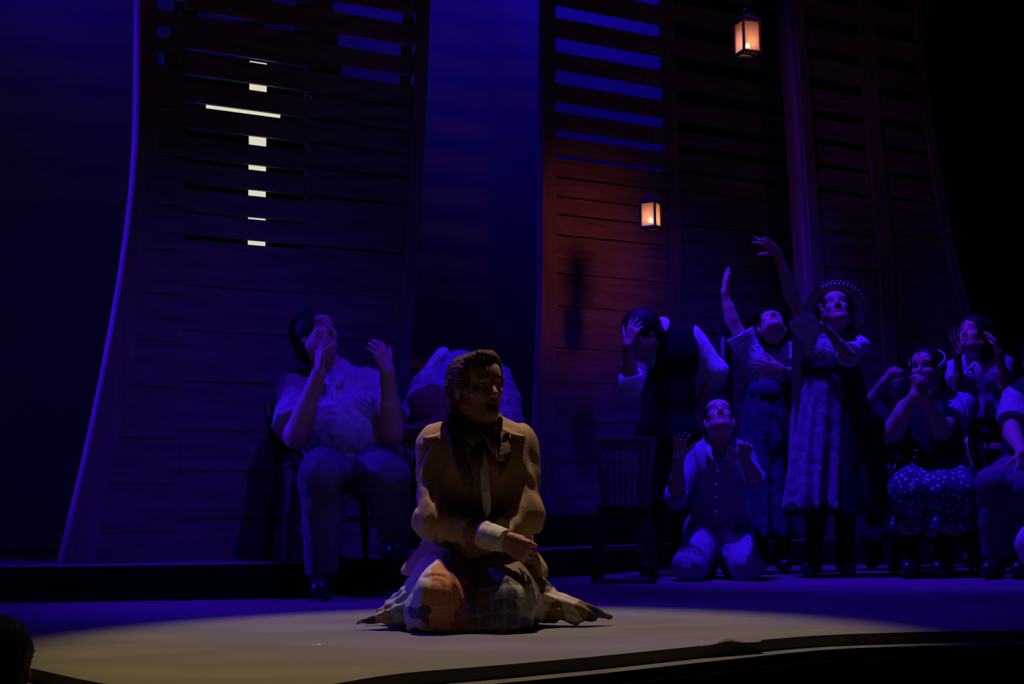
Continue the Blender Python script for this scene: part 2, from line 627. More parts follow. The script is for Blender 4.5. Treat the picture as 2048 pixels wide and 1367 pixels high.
# low upstage step the middle flat stands on
bm = bmesh.new()
a = fl2.w(-3.2, 0, 0.14); b = fl2.w(5, 0, 0.14)
poly = [Vector((a.x, a.y, 0.34)), Vector((b.x, b.y, 0.34)), Vector((b.x, b.y, 0.34)) - ND * 2.2, Vector((a.x, a.y, 0.34)) - ND * 2.2]
a = fl2.w(-99, 0, 0.14)
ua = fl2.uz(838, 1000)[0]
a = fl2.w(ua, 0, 0.14); b = fl2.w(6, 0, 0.14)
bm = bmesh.new()
bm_prism(bm, [Vector((a.x, a.y, 0.34)), Vector((b.x, b.y, 0.34)), Vector((b.x, b.y, 0.34)) - ND * 2.0, Vector((a.x, a.y, 0.34)) - ND * 2.0], Vector((0, 0, -0.17)))
tag(from_bm('floor_upstage', bm, M['blackpaint']), kind='structure')

# sky cloth
cy = Flat(2.6)
bm = bmesh.new()
bm_prism(bm, [cy.w(-6, 0.0), cy.w(9, 0.0), cy.w(9, 8), cy.w(-6, 8)], -ND * 0.02)
tag(from_bm('wall_back', bm, M['cyc']), kind='structure')

# black masking drape behind the right half of the flats, gently pleated
def drape(name, label, flat, u0, u1, z0, z1, amp=0.04, wave=0.22):
    bm = bmesh.new()
    n = int((u1 - u0) / wave * 8)
    r0, r1 = [], []
    for i in range(n + 1):
        u = u0 + (u1 - u0) * i / n
        k = amp * math.sin(2 * math.pi * u / wave) + amp * .4 * math.sin(u * 11)
        r0.append(bm.verts.new(flat.w(u, z0, k)))
        r1.append(bm.verts.new(flat.w(u, z1, k)))
    for i in range(n):
        bm.faces.new((r0[i], r0[i + 1], r1[i + 1], r1[i]))
    o = from_bm(name, bm, M['black'], None, True)
    o.modifiers.new('thickness', 'SOLIDIFY').thickness = 0.004
    return tag(o, label, 'curtain')


dr = Flat(0.95)
u_dr = dr.uz(1336, 200)[0]
drape('black_drape', 'black masking drape behind the right stage walls, filling the dark right edge', dr, u_dr, 9.0, PZ + .17, 6.0)
dl = Flat(0.35)

# ---------------------------------------------------------------- cross of light behind the left flat
M['cross'] = mat_emit('lit_diffuser', (1.0, 0.95, 0.72), 0.72)
root = empty('cross_light_box', fl1.w(*fl1.uz(522, 490), -0.07), 'glowing cross-shaped light box behind the left slatted stage wall', 'light')
bm = bmesh.new()
cu = fl1.uz(523, 350)[0]
zt = fl1.uz(516, 116)[1]; zb = fl1.uz(527, 494)[1]
ul = fl1.uz(420, 213)[0]; ur = fl1.uz(569, 233)[0]
za = fl1.uz(494, 223)[1]
hw = 0.046
ot = [(cu - hw, zb), (cu + hw, zb), (cu + hw, za - .03), (ur, za - .03), (ur, za + .03), (cu + hw, za + .03), (cu + hw, zt), (cu - hw, zt),
      (cu - hw, za + .03), (ul, za + .03), (ul, za - .03), (cu - hw, za - .03)]
bm_prism(bm, [fl1.w(u, z, -0.062) for u, z in ot], -ND * 0.004)
from_bm('diffuser', bm, M['cross'], root)
bm = bmesh.new()
bm_prism(bm, [fl1.w(u, z, -0.067) for u, z in ot], -ND * 0.025)
from_bm('housing', bm, M['blackpaint'], root)

# ---------------------------------------------------------------- lanterns
M['flame'] = mat_emit('candle_glow', (1.0, 0.60, 0.26), 34.0)
gl = bpy.data.materials.new('frosted_pane')
gl.use_nodes = True
nt = gl.node_tree
nt.nodes.clear()
tr = nt.nodes.new('ShaderNodeBsdfTranslucent'); tr.inputs[0].default_value = (0.85, 0.60, 0.48, 1)
tp = nt.nodes.new('ShaderNodeBsdfTransparent'); tp.inputs[0].default_value = (1, .9, .8, 1)
df = nt.nodes.new('ShaderNodeBsdfDiffuse'); df.inputs[0].default_value = (0.5, 0.45, 0.4, 1)
m1 = nt.nodes.new('ShaderNodeMixShader'); m1.inputs[0].default_value = 0.40
m2 = nt.nodes.new('ShaderNodeMixShader'); m2.inputs[0].default_value = 0.15
o_ = nt.nodes.new('ShaderNodeOutputMaterial')
nt.links.new(tr.outputs[0], m1.inputs[1]); nt.links.new(tp.outputs[0], m1.inputs[2])
nt.links.new(m1.outputs[0], m2.inputs[1]); nt.links.new(df.outputs[0], m2.inputs[2])
nt.links.new(m2.outputs[0], o_.inputs[0])
M['pane'] = gl
M['candle'] = mat('candle_wax', (0.6, 0.5, 0.35), 0.6)


def lantern(px_top, px_bot, D, wpx, yaw, label, tilt=0.0):
    top = P(*px_top, D); bot = P(*px_bot, D)
    h = top.z - bot.z
    wd = abs((P(px_bot[0] + wpx, px_bot[1], D) - P(px_bot[0], px_bot[1], D)).x)
    hw = wd / (abs(math.cos(yaw)) + abs(math.sin(yaw))) / 2
    c = (top + bot) / 2
    root = empty('hanging_lantern', Vector((c.x, c.y, c.z - h / 2)), label, 'lantern', None)
    R = Matrix.Rotation(yaw, 3, 'Z') @ Matrix.Rotation(tilt, 3, 'Y')
    t = 0.0065
    bm = bmesh.new()
    for sx in (-1, 1):
        for sy in (-1, 1):
            bm_box(bm, c + R @ Vector((sx * hw, sy * hw, 0)), (t * .8, t * .8, h / 2), R)
    for s in (-1, 1):
        for z in (-h / 2, h / 2):
            bm_box(bm, c + R @ Vector((0, s * hw, z)), (hw + t, t, t), R)
            bm_box(bm, c + R @ Vector((s * hw, 0, z)), (t, hw + t, t), R)
    from_bm('frame', bm, M['iron'], root)
    bm = bmesh.new()
    v = [bm.verts.new(c + R @ Vector((sx * (hw + .012), sy * (hw + .012), h / 2 + .006))) for sx, sy in ((-1, -1), (1, -1), (1, 1), (-1, 1))]
    v2 = [bm.verts.new(c + R @ Vector((sx * .02, sy * .02, h / 2 + .045))) for sx, sy in ((-1, -1), (1, -1), (1, 1), (-1, 1))]
    for k in range(4):
        bm.faces.new((v[k], v[(k + 1) % 4], v2[(k + 1) % 4], v2[k]))
    bm.faces.new(v[::-1]); bm.faces.new(v2)
    from_bm('roof', bm, M['blackpaint'], root)
    # ring and wire
    bm = bmesh.new()
    rc = c + R @ Vector((0, 0, h / 2 + .062))
    bm_tube(bm, [rc + R @ Vector((.018 * math.cos(a), 0, .018 * math.sin(a))) for a in [k * math.pi / 8 for k in range(17)]], .003, 6, False)
    from_bm('ring', bm, M['iron'], root)
    bm = bmesh.new()
    bm_tube(bm, [rc + Vector((0, 0, .018)), Vector((rc.x, rc.y, 6.5))], .0015, 5)
    from_bm('hanging_wire', bm, M['iron'], root)
    for k in range(4):
        Rk = R @ Matrix.Rotation(k * math.pi / 2, 3, 'Z')
        bm = bmesh.new()
        bm_box(bm, c + Rk @ Vector((hw - .002, 0, 0)), (.001, hw - t * .6, h / 2 - t), Rk)
        from_bm('pane', bm, M['pane'], root)
    # bottom plate with hole is a thin ring of four strips, candle on a bar
    bm = bmesh.new()
    bm_box(bm, c + R @ Vector((0, 0, -h / 2)), (hw, .008, .003), R)
    from_bm('candle_bar', bm, M['iron'], root)
    bm = bmesh.new()
    bm_lathe(bm, c + R @ Vector((0, 0, -h / 2 + .003)), R, [(0, 0), (.015, 0), (.015, .026), (0, .028)], 14)
    cn = from_bm('candle', bm, M['candle'], root)
    bm = bmesh.new()
    bm_lathe(bm, c + R @ Vector((0, 0, -h / 2 + .029)), R, [(0, 0), (.011, .006), (.0135, .014), (.009, .026), (0, .036)], 14)
    fm = from_bm('flame', bm, M['flame'], cn)
    ld = bpy.data.lights.new('lantern_light', 'POINT')
    ld.energy = 0.10; ld.color = (1.0, 0.46, 0.19); ld.shadow_soft_size = 0.01
    lo = bpy.data.objects.new('lantern_light', ld); COL.objects.link(lo)
    lo.location = c + R @ Vector((0, 0, -h / 2 + .095))
    return root


lantern((1496, 46), (1493, 108), 7.4, 47, math.radians(20), 'glowing square lantern with frosted panes hanging high beside the right wall edge, upper of two')
lantern((1301, 406), (1302, 456), 8.0, 41, math.radians(-28), 'glowing square lantern with frosted panes hanging lower over the red-lit wall, lower of two')


# ---------------------------------------------------------------- chairs
def chair(label, base, yaw, zs=0.45, ztop=0.9, hw=0.20, hd=0.19, slats='ladder', splay=0.03, apron=0.03):
    root = empty('wooden_chair', base, label, 'chair')
    R = Matrix.Rotation(yaw, 3, 'Z')

    def L(x, y, z):
        return Vector(base) + R @ Vector((x, y, z))
    wd = M['darkwood']
    # front of the chair is -y
    bm = bmesh.new()
    bm_box(bm, L(0, 0, zs - .012), (hw + .012, hd + .012, .014), R)
    ob = from_bm('seat', bm, wd, root)
    bv = ob.modifiers.new('round', 'BEVEL'); bv.width = .008; bv.segments = 2
    bm = bmesh.new()
    for s in (-1, 1):
        bm_box(bm, L(0, s * (hd - .01), zs - .026 - apron / 2), (hw - .01, .009, apron / 2), R)
        bm_box(bm, L(s * (hw - .01), 0, zs - .026 - apron / 2), (.009, hd - .01, apron / 2), R)
    from_bm('apron', bm, wd, root)
    for sx in (-1, 1):
        for sy in (-1, 1):
            bm = bmesh.new()
            bm_tube(bm, [L(sx * (hw + splay), sy * (hd + splay), 0), L(sx * (hw + splay * .5), sy * (hd + splay * .5), zs * .5), L(sx * (hw - .015), sy * (hd - .015), zs - .02)],
                    [.016, .021, .019], 8)
            from_bm('leg', bm, wd, root)
    for sy in (-1, 1):
        bm = bmesh.new()
        bm_tube(bm, [L(-hw - .01, sy * (hd + .01), zs * .42), L(hw + .01, sy * (hd + .01), zs * .42)], .010, 8)
        from_bm('stretcher', bm, wd, root)
    for sx in (-1, 1):
        bm = bmesh.new()
        bm_tube(bm, [L(sx * (hw + .01), -hd, zs * .32), L(sx * (hw + .01), hd, zs * .32)], .010, 8)
        from_bm('stretcher', bm, wd, root)
        bm = bmesh.new()
        bm_tube(bm, [L(sx * (hw - .01), hd - .01, zs - .02), L(sx * (hw + .01), hd + .035, zs + (ztop - zs) * .5), L(sx * (hw + .03), hd + .10, ztop)], [.019, .018, .015], 8)
        from_bm('back_post', bm, wd, root)
    if slats == 'ladder':
        for k in range(4):
            z = zs + (ztop - zs) * (0.3 + 0.21 * k)
            y = hd + .02 + (z - zs) / (ztop - zs) * .07
            bm = bmesh.new()
            bm_box(bm, L(0, y, z), (hw + .012, .008, .025), R)
            from_bm('back_slat', bm, wd, root)
    else:
        bm = bmesh.new()
        bm_box(bm, L(0, hd + .10, ztop - .005), (hw + .045, .011, .034), R)
        ob = from_bm('top_rail', bm, wd, root)
        bv = ob.modifiers.new('round', 'BEVEL'); bv.width = .009; bv.segments = 2
        for k in range(7):
            x = (k - 3) / 3 * (hw - .03)
            bm = bmesh.new()
            bm_tube(bm, [L(x, hd - .02, zs), L(x * 1.04, hd + .035, zs + (ztop - zs) * .5), L(x * 1.12, hd + .095, ztop - .02)], [.007, .011, .007], 8)
            from_bm('spindle', bm, wd, root)
    return root


ca = P(655, 1120, 6.62); ca.z = PZ
chair('dark wooden ladder-back chair on the step under the seated man with raised hands', ca, math.radians(20), .45, .74, .21, .19, apron=.10)
cb = P(885, 1110, 7.02); cb.z = PZ
chair('dark wooden chair on the step under the bowed person behind the kneeling woman', cb, math.radians(6), .45, .72, .19, .18, slats='ladder', apron=.10)
cc = P(1252, 1150, 7.34); cc.z = 0
chair('empty low spindle-back chair standing beside the man in the black vest', cc, math.radians(-8), .40, .73, .12, .16, slats='spindle')
cd = P(1868, 1150, 7.78); cd.z = 0
chair('wooden chair under the woman in the sparkly dotted skirt', cd, math.radians(-12), .44, .72, .19, .17)
ce = P(2090, 1150, 7.50); ce.z = 0
chair('wooden chair at the right picture edge under the cropped seated figure', ce, math.radians(20), .44, .85, .19, .17)
# ---------------------------------------------------------------- implicit-surface modelling
V = Vector


def A3(v):
    return np.array([v[0], v[1], v[2]], dtype=np.float32)


def vnoise(p, seed=0):
    """smooth value noise on (n,3) points, range about -1..1"""
    i = np.floor(p).astype(np.int64)
    f = (p - i).astype(np.float32)
    f = f * f * (3 - 2 * f)
    out = np.zeros(len(p), np.float32)
    for dx in (0, 1):
        for dy in (0, 1):
            for dz in (0, 1):
                h = ((i[:, 0] + dx) * 73856093) ^ ((i[:, 1] + dy) * 19349663) ^ ((i[:, 2] + dz) * 83492791) ^ (seed * 2654435)
                h = (h ^ (h >> 13)) * 1274126177
                r = ((h & 0xffff) / 32767.5 - 1).astype(np.float32)
                wt = (f[:, 0] if dx else 1 - f[:, 0]) * (f[:, 1] if dy else 1 - f[:, 1]) * (f[:, 2] if dz else 1 - f[:, 2])
                out += r * wt
    return out


class Sdf:
    def __init__(s):
        s.pr = []
        s.mods = []

    def cap(s, a, b, ra, rb=None, k=0.02, flat=None, op='u', ends='r'):
        """tapered capsule; flat=(normal, factor) squashes its section along normal"""
        rb = ra if rb is None else rb
        s.pr.append(('cap', A3(a), A3(b), ra, rb, (A3(V(flat[0]).normalized()), flat[1]) if flat else None, k, op, ends))
        return s

    def ell(s, c, r, R=None, k=0.02, op='u'):
        R = np.array(R, dtype=np.float32) if R is not None else np.eye(3, dtype=np.float32)
        s.pr.append(('ell', A3(c), np.array(r, dtype=np.float32), R, None, None, k, op, None))
        return s

    def ball(s, c, r, k=0.02, op='u'):
        return s.ell(c, (r, r, r), None, k, op)

    def box(s, c, h, R=None, rad=0.01, k=0.01, op='u'):
        R = np.array(R, dtype=np.float32) if R is not None else np.eye(3, dtype=np.float32)
        s.pr.append(('box', A3(c), np.array(h, dtype=np.float32), R, rad, None, k, op, None))
        return s

    def plane(s, c, n, k=0.004):
        """keep only the side away from n"""
        s.pr.append(('pln', A3(c), A3(V(n).normalized()), None, None, None, k, 'i', None))
        return s

    def mod(s, f):
        s.mods.append(f)
        return s

    def add(s, other):
        s.pr += other.pr
        return s

    @staticmethod
    def dist(pr, p):
        t = pr[0]
        if t == 'cap':
            a, b, ra, rb, fl = pr[1:6]
            ab = b - a
            L2 = float(ab @ ab) + 1e-12
            h = ((p - a) @ ab) / L2
            hc = np.clip(h, 0, 1)
            q = p - a - hc[:, None] * ab
            if fl is not None:
                n, f = fl
                q = q + np.outer(q @ n, n) * (1 / f - 1)
                d = (np.sqrt((q * q).sum(1)) - (ra + (rb - ra) * hc))
                d = d * (f if f < 1 else 1)
            else:
                d = np.sqrt((q * q).sum(1)) - (ra + (rb - ra) * hc)
            if pr[8] == 'f':      # flat far end
                L = math.sqrt(L2)
                d = np.maximum(d, (h - 1) * L)
            return d
        if t == 'ell':
            q = (p - pr[1]) @ pr[3]
            r = pr[2]
            k0 = np.sqrt(((q / r) ** 2).sum(1))
            k1 = np.sqrt(((q / (r * r)) ** 2).sum(1)) + 1e-9
            return np.where(k0 < 0.3, -r.min() * 0.8 + 0 * k0, k0 * (k0 - 1) / k1)
        if t == 'box':
            q = np.abs((p - pr[1]) @ pr[3]) - (pr[2] - pr[4])
            return np.sqrt((np.maximum(q, 0) ** 2).sum(1)) + np.minimum(q.max(1), 0) - pr[4]
        if t == 'pln':
            return (p - pr[1]) @ pr[2]

    def ev(s, p, prims=None):
        d = None
        for pr in (s.pr if prims is None else prims):
            e = s.dist(pr, p).astype(np.float32)
            k, op = pr[6], pr[7]
            if op == 'u':
                if d is None:
                    d = e
                else:
                    h = np.maximum(k - np.abs(d - e), 0) / k
                    d = np.minimum(d, e) - h * h * k * 0.25
            elif op == 's':
                if d is None: continue
                e = -e
                h = np.maximum(k - np.abs(d - e), 0) / k
                d = np.maximum(d, e) + h * h * k * 0.25
            else:
                if d is None: continue
                h = np.maximum(k - np.abs(d - e), 0) / k
                d = np.maximum(d, e) + h * h * k * 0.25
        if d is None:
            d = np.full(len(p), 1.0, np.float32)
        return d

    def bounds(s):
        lo = np.full(3, 1e9); hi = -lo
        for pr in s.pr:
            if pr[7] != 'u': continue
            if pr[0] == 'cap':
                r = max(pr[3], pr[4]) * (max(1, pr[5][1]) if pr[5] else 1)
                for q in (pr[1], pr[2]):
                    lo = np.minimum(lo, q - r); hi = np.maximum(hi, q + r)
            else:
                r = float(np.linalg.norm(pr[2])) if pr[0] == 'box' else float(pr[2].max())
                lo = np.minimum(lo, pr[1] - r); hi = np.maximum(hi, pr[1] + r)
        return lo - 0.03, hi + 0.03

    def mesh(s, h, disp=0.02):
        lo, hi = s.bounds()
        B = 12
        nb = np.maximum(1, np.ceil((hi - lo) / (h * B)).astype(int))
        n = nb * B + 1
        vol = np.full(n, 0.5, np.float32)
        gx, gy, gz = np.meshgrid(*[np.arange(k) for k in nb], indexing='ij')
        cells = np.stack([gx.ravel(), gy.ravel(), gz.ravel()], 1)
        cen = (lo + (cells + 0.5) * B * h).astype(np.float32)
        R = B * h * 0.5 * math.sqrt(3)
        pds = [s.dist(pr, cen) for pr in s.pr]
        dc = s.ev(cen)
        umin = None
        for pr, e in zip(s.pr, pds):
            if pr[7] == 'u':
                umin = e if umin is None else np.minimum(umin, e)
        act = np.where(np.abs(dc) < R * 1.35 + disp)[0]
        # fill signs for inactive blocks
        for ci in np.where(np.abs(dc) >= R * 1.35 + disp)[0]:
            if dc[ci] < 0:
                a, b, c = cells[ci] * B
                vol[a:a + B + 1, b:b + B + 1, c:c + B + 1] = -0.5
        ax = np.arange(B + 1)
        ox, oy, oz = np.meshgrid(ax, ax, ax, indexing='ij')
        loc = np.stack([ox.ravel(), oy.ravel(), oz.ravel()], 1).astype(np.float32) * h
        for ci in act:
            base = (lo + cells[ci] * B * h).astype(np.float32)
            p = loc + base
            pl = []
            for pr, e in zip(s.pr, pds):
                if pr[7] == 'u':
                    if e[ci] < umin[ci] + 2.6 * R + pr[6]: pl.append(pr)
                elif pr[7] == 's':
                    if e[ci] < R * 1.5 + pr[6] + .02: pl.append(pr)
                else:
                    pl.append(pr)
            d = s.ev(p, pl)
            for f in s.mods:
                d = f(p, d)
            a, b, c = cells[ci] * B
            vol[a:a + B + 1, b:b + B + 1, c:c + B + 1] = d.reshape(B + 1, B + 1, B + 1)
        return nets(vol, lo, h)


def nets(vol, lo, h):
    ins = vol < 0
    nx, ny, nz = [k - 1 for k in vol.shape]
    cnt = np.zeros((nx, ny, nz), np.uint8)
    for dx in (0, 1):
        for dy in (0, 1):
            for dz in (0, 1):
                cnt += ins[dx:dx + nx, dy:dy + ny, dz:dz + nz]
    cell = np.argwhere((cnt > 0) & (cnt < 8))
    idx = np.full((nx, ny, nz), -1, np.int32)
    idx[cell[:, 0], cell[:, 1], cell[:, 2]] = np.arange(len(cell))
    acc = np.zeros((len(cell), 3), np.float32)
    num = np.zeros(len(cell), np.float32)
    cor = [(dx, dy, dz) for dx in (0, 1) for dy in (0, 1) for dz in (0, 1)]
    val = {c: vol[cell[:, 0] + c[0], cell[:, 1] + c[1], cell[:, 2] + c[2]] for c in cor}
    for c in cor:
        for a in range(3):
            if c[a] == 0:
                e = list(c); e[a] = 1; e = tuple(e)
                v0, v1 = val[c], val[e]
                m = (v0 < 0) != (v1 < 0)
                t = np.where(m, v0 / np.where(m, v0 - v1, 1), 0)
                pt = np.tile(np.array(c, np.float32), (len(cell), 1))
                pt[:, a] += t
                acc += pt * m[:, None]
                num += m
    vert = (cell + acc / num[:, None]) * h + lo
    faces = []
    for a in range(3):
        b, c = (a + 1) % 3, (a + 2) % 3
        sl0 = [slice(None)] * 3; sl1 = [slice(None)] * 3
        sl0[a] = slice(0, -1); sl1[a] = slice(1, None)
        i0, i1 = ins[tuple(sl0)], ins[tuple(sl1)]
        ed = np.argwhere(i0 != i1)
        ok = (ed[:, b] > 0) & (ed[:, c] > 0) & (ed[:, b] < vol.shape[b] - 1) & (ed[:, c] < vol.shape[c] - 1)
        ed = ed[ok]
        flip = i0[ed[:, 0], ed[:, 1], ed[:, 2]]
        q = []
        for (db, dc_) in ((-1, -1), (0, -1), (0, 0), (-1, 0)):
            o = ed.copy(); o[:, b] += db; o[:, c] += dc_
            q.append(idx[o[:, 0], o[:, 1], o[:, 2]])
        q = np.stack(q, 1)
        q[~flip] = q[~flip][:, ::-1]
        faces.append(q)
    faces = np.concatenate(faces)
    faces = faces[(faces >= 0).all(1)]
    # slight relaxation
    e = np.concatenate([faces[:, [0, 1]], faces[:, [1, 2]], faces[:, [2, 3]], faces[:, [3, 0]]])
    sm = np.zeros_like(vert); ct = np.zeros(len(vert))
    for i in range(3):
        sm[:, i] = np.bincount(e[:, 0], vert[e[:, 1], i], len(vert)) + np.bincount(e[:, 1], vert[e[:, 0], i], len(vert))
    ct = np.bincount(e[:, 0], minlength=len(vert)) + np.bincount(e[:, 1], minlength=len(vert))
    vert = vert * 0.6 + 0.4 * sm / np.maximum(ct, 1)[:, None]
    return vert, faces


def keep_big(v, f, frac=0.02):
    """drop loose crumbs left by clipping"""
    n = len(v)
    lab = np.arange(n)
    e = np.concatenate([f[:, [0, 1]], f[:, [1, 2]], f[:, [2, 3]]])
    for _ in range(400):
        m = np.minimum(lab[e[:, 0]], lab[e[:, 1]])
        new = lab.copy()
        np.minimum.at(new, e[:, 0], m); np.minimum.at(new, e[:, 1], m)
        new = new[new]
        if (new == lab).all(): break
        lab = new
    u, inv, c = np.unique(lab, return_inverse=True, return_counts=True)
    good = c[inv] >= max(frac * c.max(), 20)
    fk = good[f].all(1)
    f = f[fk]
    used = np.unique(f)
    mp = np.full(n, -1); mp[used] = np.arange(len(used))
    return v[used], mp[f]


def sdf_obj(name, sdf, h, material, parent, disp=0.02, color=None, frac=0.02):
    v, f = sdf.mesh(h, disp)
    v, f = keep_big(v, f, frac)
    me = bpy.data.meshes.new(name)
    me.vertices.add(len(v)); me.vertices.foreach_set('co', v.astype(np.float32).ravel())
    me.loops.add(len(f) * 4); me.loops.foreach_set('vertex_index', f.astype(np.int32).ravel())
    me.polygons.add(len(f))
    me.polygons.foreach_set('loop_start', np.arange(0, len(f) * 4, 4, dtype=np.int32))
    me.polygons.foreach_set('loop_total', np.full(len(f), 4, dtype=np.int32))
    me.update(calc_edges=True)
    me.validate()
    if color is not None and len(me.vertices) == len(v):
        ca = me.color_attributes.new('tint', 'FLOAT_COLOR', 'POINT')
        c = color(v)
        ca.data.foreach_set('color', np.concatenate([c, np.ones((len(v), 1))], 1).astype(np.float32).ravel())
    return link_mesh(name, me, material, parent, True)


# ---------------------------------------------------------------- figures
def frame(fwd, up=(0, 0, 1)):
    f = V(fwd).normalized()
    u = V(up); u = (u - f * u.dot(f)).normalized()
    r = f.cross(u)     # the figure's right-hand side
    return Matrix((r, f, u)).transposed()


def head_sdf(s, c, R, sc=1.0, mouth=0.0, neck_to=None, neck_r=0.055, jaw=1.0, female=True):
    c = V(c)

    def L(x, y, z): return c + R @ (V((x, y, z)) * sc)
    g = lambda *r: tuple(q * sc for q in r)
    Rn = [list(r) for r in R]
    if neck_to is not None:
        s.cap(L(0, -.025, -.05), neck_to, neck_r * sc, neck_r * 1.1 * sc, k=.03)
    s.ell(L(0, -.018, .038), g(.076, .098, .080), Rn, k=.02)
    s.ell(L(0, .025, -.030), g(.060 * jaw, .066, .082), Rn, k=.03)
    for x in (-1, 1):
        s.cap(L(x * .054 * jaw, .0, -.058), L(x * .014, .066, -.092), .018 * sc, .015 * sc, k=.03)
        s.ell(L(x * .040, .062, -.018), g(.020, .020, .020), Rn, k=.02)
    s.ball(L(0, .070, -.094), .017 * sc, k=.02)
    s.cap(L(-.034, .078, .026), L(.034, .078, .026), .012 * sc, k=.018)
    s.ell(L(0, .058, .055), g(.058, .034, .040), Rn, k=.03)
    # eye sockets
    for x in (-1, 1):
        s.ell(L(x * .031, .096, .005), g(.019, .015, .012), Rn, k=.012, op='s')
        s.ball(L(x * .030, .0725, .004), .0125 * sc, k=.002)
        s.cap(L(x * .017, .086, .011), L(x * .044, .079, .010), .0032 * sc, k=.004)
    # nose
    s.cap(L(0, .084, .016), L(0, .108, -.026), .0062 * sc, .0105 * sc, k=.010)
    for x in (-1, 1):
        s.ball(L(x * .0115, .098, -.031), .0075 * sc, k=.006)
    if mouth > 0:
        s.ell(L(0, .092, -.062 - mouth * .3), g(.019, .020, .004 + mouth), Rn, k=.004, op='s')
    up_z, lo_z = -.054, -.066 - mouth * 1.5
    for z, r in ((up_z, .0050), (lo_z, .0058)):
        for x in (-1, 1):
            s.cap(L(0, .0895, z + (.001 if z == up_z else 0)), L(x * .022, .079, (up_z + lo_z) / 2 + (z - (up_z + lo_z) / 2) * .45), r * sc, .0032 * sc, k=.006)
    for x in (-1, 1):
        s.ell(L(x * .077, -.006, -.005), g(.009, .019, .031), Rn, k=.008)
        s.ell(L(x * .087, .002, -.002), g(.006, .010, .018), Rn, k=.004, op='s')


SKIN = (0.56, 0.35, 0.27)
HEADS = []


def skin_color(heads, skin=SKIN, lip=(0.40, 0.08, 0.07), brow=(0.05, 0.03, 0.02)):
    def f(v):
        c = np.tile(np.array(skin, np.float32), (len(v), 1))
        for (hc, R, sc, mouth) in heads:
            q = ((v - np.array(hc)) @ np.array(R)) / sc
            near = np.abs(q).max(1) < .2

            def mask(m, col, a=1.0):
                m = m & near
                c[m] = c[m] * (1 - a) + np.array(col) * a
            x = np.abs(q[:, 0])
            mz = -.060 - mouth * .75
            mask(((x / .026) ** 2 + ((q[:, 2] - mz) / (.0135 + mouth * 1.05)) ** 2 < 1) & (q[:, 1] > .062), lip)
            mask(((x / .017) ** 2 + ((q[:, 2] - (-.061 - mouth * .5)) / (.0012 + mouth * .9)) ** 2 < 1) & (q[:, 1] < .088) & (q[:, 1] > .04), (.06, .01, .01))
            mask((((x - .041) / .018) ** 2 + ((q[:, 2] + .022) / .016) ** 2 < 1) & (q[:, 1] > .03), (.52, .22, .17), .4)
            e = ((x - .0305) / .0135) ** 2 + ((q[:, 2] - .004) / .0062) ** 2
            mask((e < 1.0) & (q[:, 1] > .06), (.55, .5, .47))
            mask((np.hypot(x - .0305, q[:, 2] - .005) < .0058) & (q[:, 1] > .06), (.05, .03, .02))
            mask((e > 1.0) & (e < 1.9) & (q[:, 1] > .06) & (q[:, 2] > .004), (.06, .03, .03))
            bz = .030 + (x - .03) * -.25 + .003
            mask((np.abs(q[:, 2] - bz) < .0042) & (x > .014) & (x < .050) & (q[:, 1] > .05), brow)
        return c
    return f


def hand_sdf(s, wrist, d, n, thumb=1, curl=(0.3, 0.3, 0.3, 0.3), sc=1.0, spread=0.06, tcurl=0.3, thumb_out=0.7):
    """d: pointing direction, n: out of the palm, thumb: +1 thumb lies on side d x n"""
    d = V(d).normalized(); n = V(n); n = (n - d * n.dot(d)).normalized()
    l = d.cross(n) * thumb
    w = V(wrist)
    P_ = lambda a, b, c=0.0: w + (d * a + l * b + n * c) * sc
    kn = [(.088, .030), (.092, .010), (.088, -.010), (.080, -.028)]
    ln = [.072, .080, .074, .058]
    for (a, b) in kn:
        s.cap(P_(0.0, b * .55), P_(a, b), .0135 * sc, .0108 * sc, k=.012)
    s.cap(P_(.012, .018, .004), P_(.052, .028, .010), .014 * sc, .010 * sc, k=.014)
    for i, ((a, b), L) in enumerate(zip(kn, ln)):
        ang = (1.5 - i) * spread
        base = P_(a, b)
        dd = (d * math.cos(ang) + l * math.sin(ang)).normalized()
        ax_n = n
        cu = curl[i]
        p = base; th = 0
        r = [.0088, .0080, .0072, .0060]
        for j, fr in enumerate((.45, .31, .24)):
            th += cu * (0.8, 1.1, 0.7)[j]
            q = p + (dd * math.cos(th) + ax_n * math.sin(th)) * (L * fr * sc)
            s.cap(p, q, r[j] * sc, r[j + 1] * sc, k=.0028 if j else .006)
            p = q
    t0 = P_(.022, .022, .004)
    dt = (d * (1 - thumb_out * .5) + l * thumb_out + n * .25).normalized()
    t1 = t0 + dt * (.040 * sc)
    dt2 = (dt * math.cos(tcurl) + (d * .7 + n * .5 - l * .2).normalized() * math.sin(tcurl)).normalized()
    t2 = t1 + dt2 * (.032 * sc)
    t3 = t2 + (dt2 + d * .15 * tcurl).normalized() * (.026 * sc)
    s.cap(t0, t1, .0125 * sc, .0100 * sc, k=.012)
    s.cap(t1, t2, .0098 * sc, .0088 * sc, k=.004)
    s.cap(t2, t3, .0086 * sc, .0068 * sc, k=.003)


def limb(s, pts, radii, k=0.02, flat=None, ends='r'):
    for i in range(len(pts) - 1):
        s.cap(pts[i], pts[i + 1], radii[i], radii[i + 1], k=k, flat=flat, ends=ends if i == len(pts) - 2 else 'r')


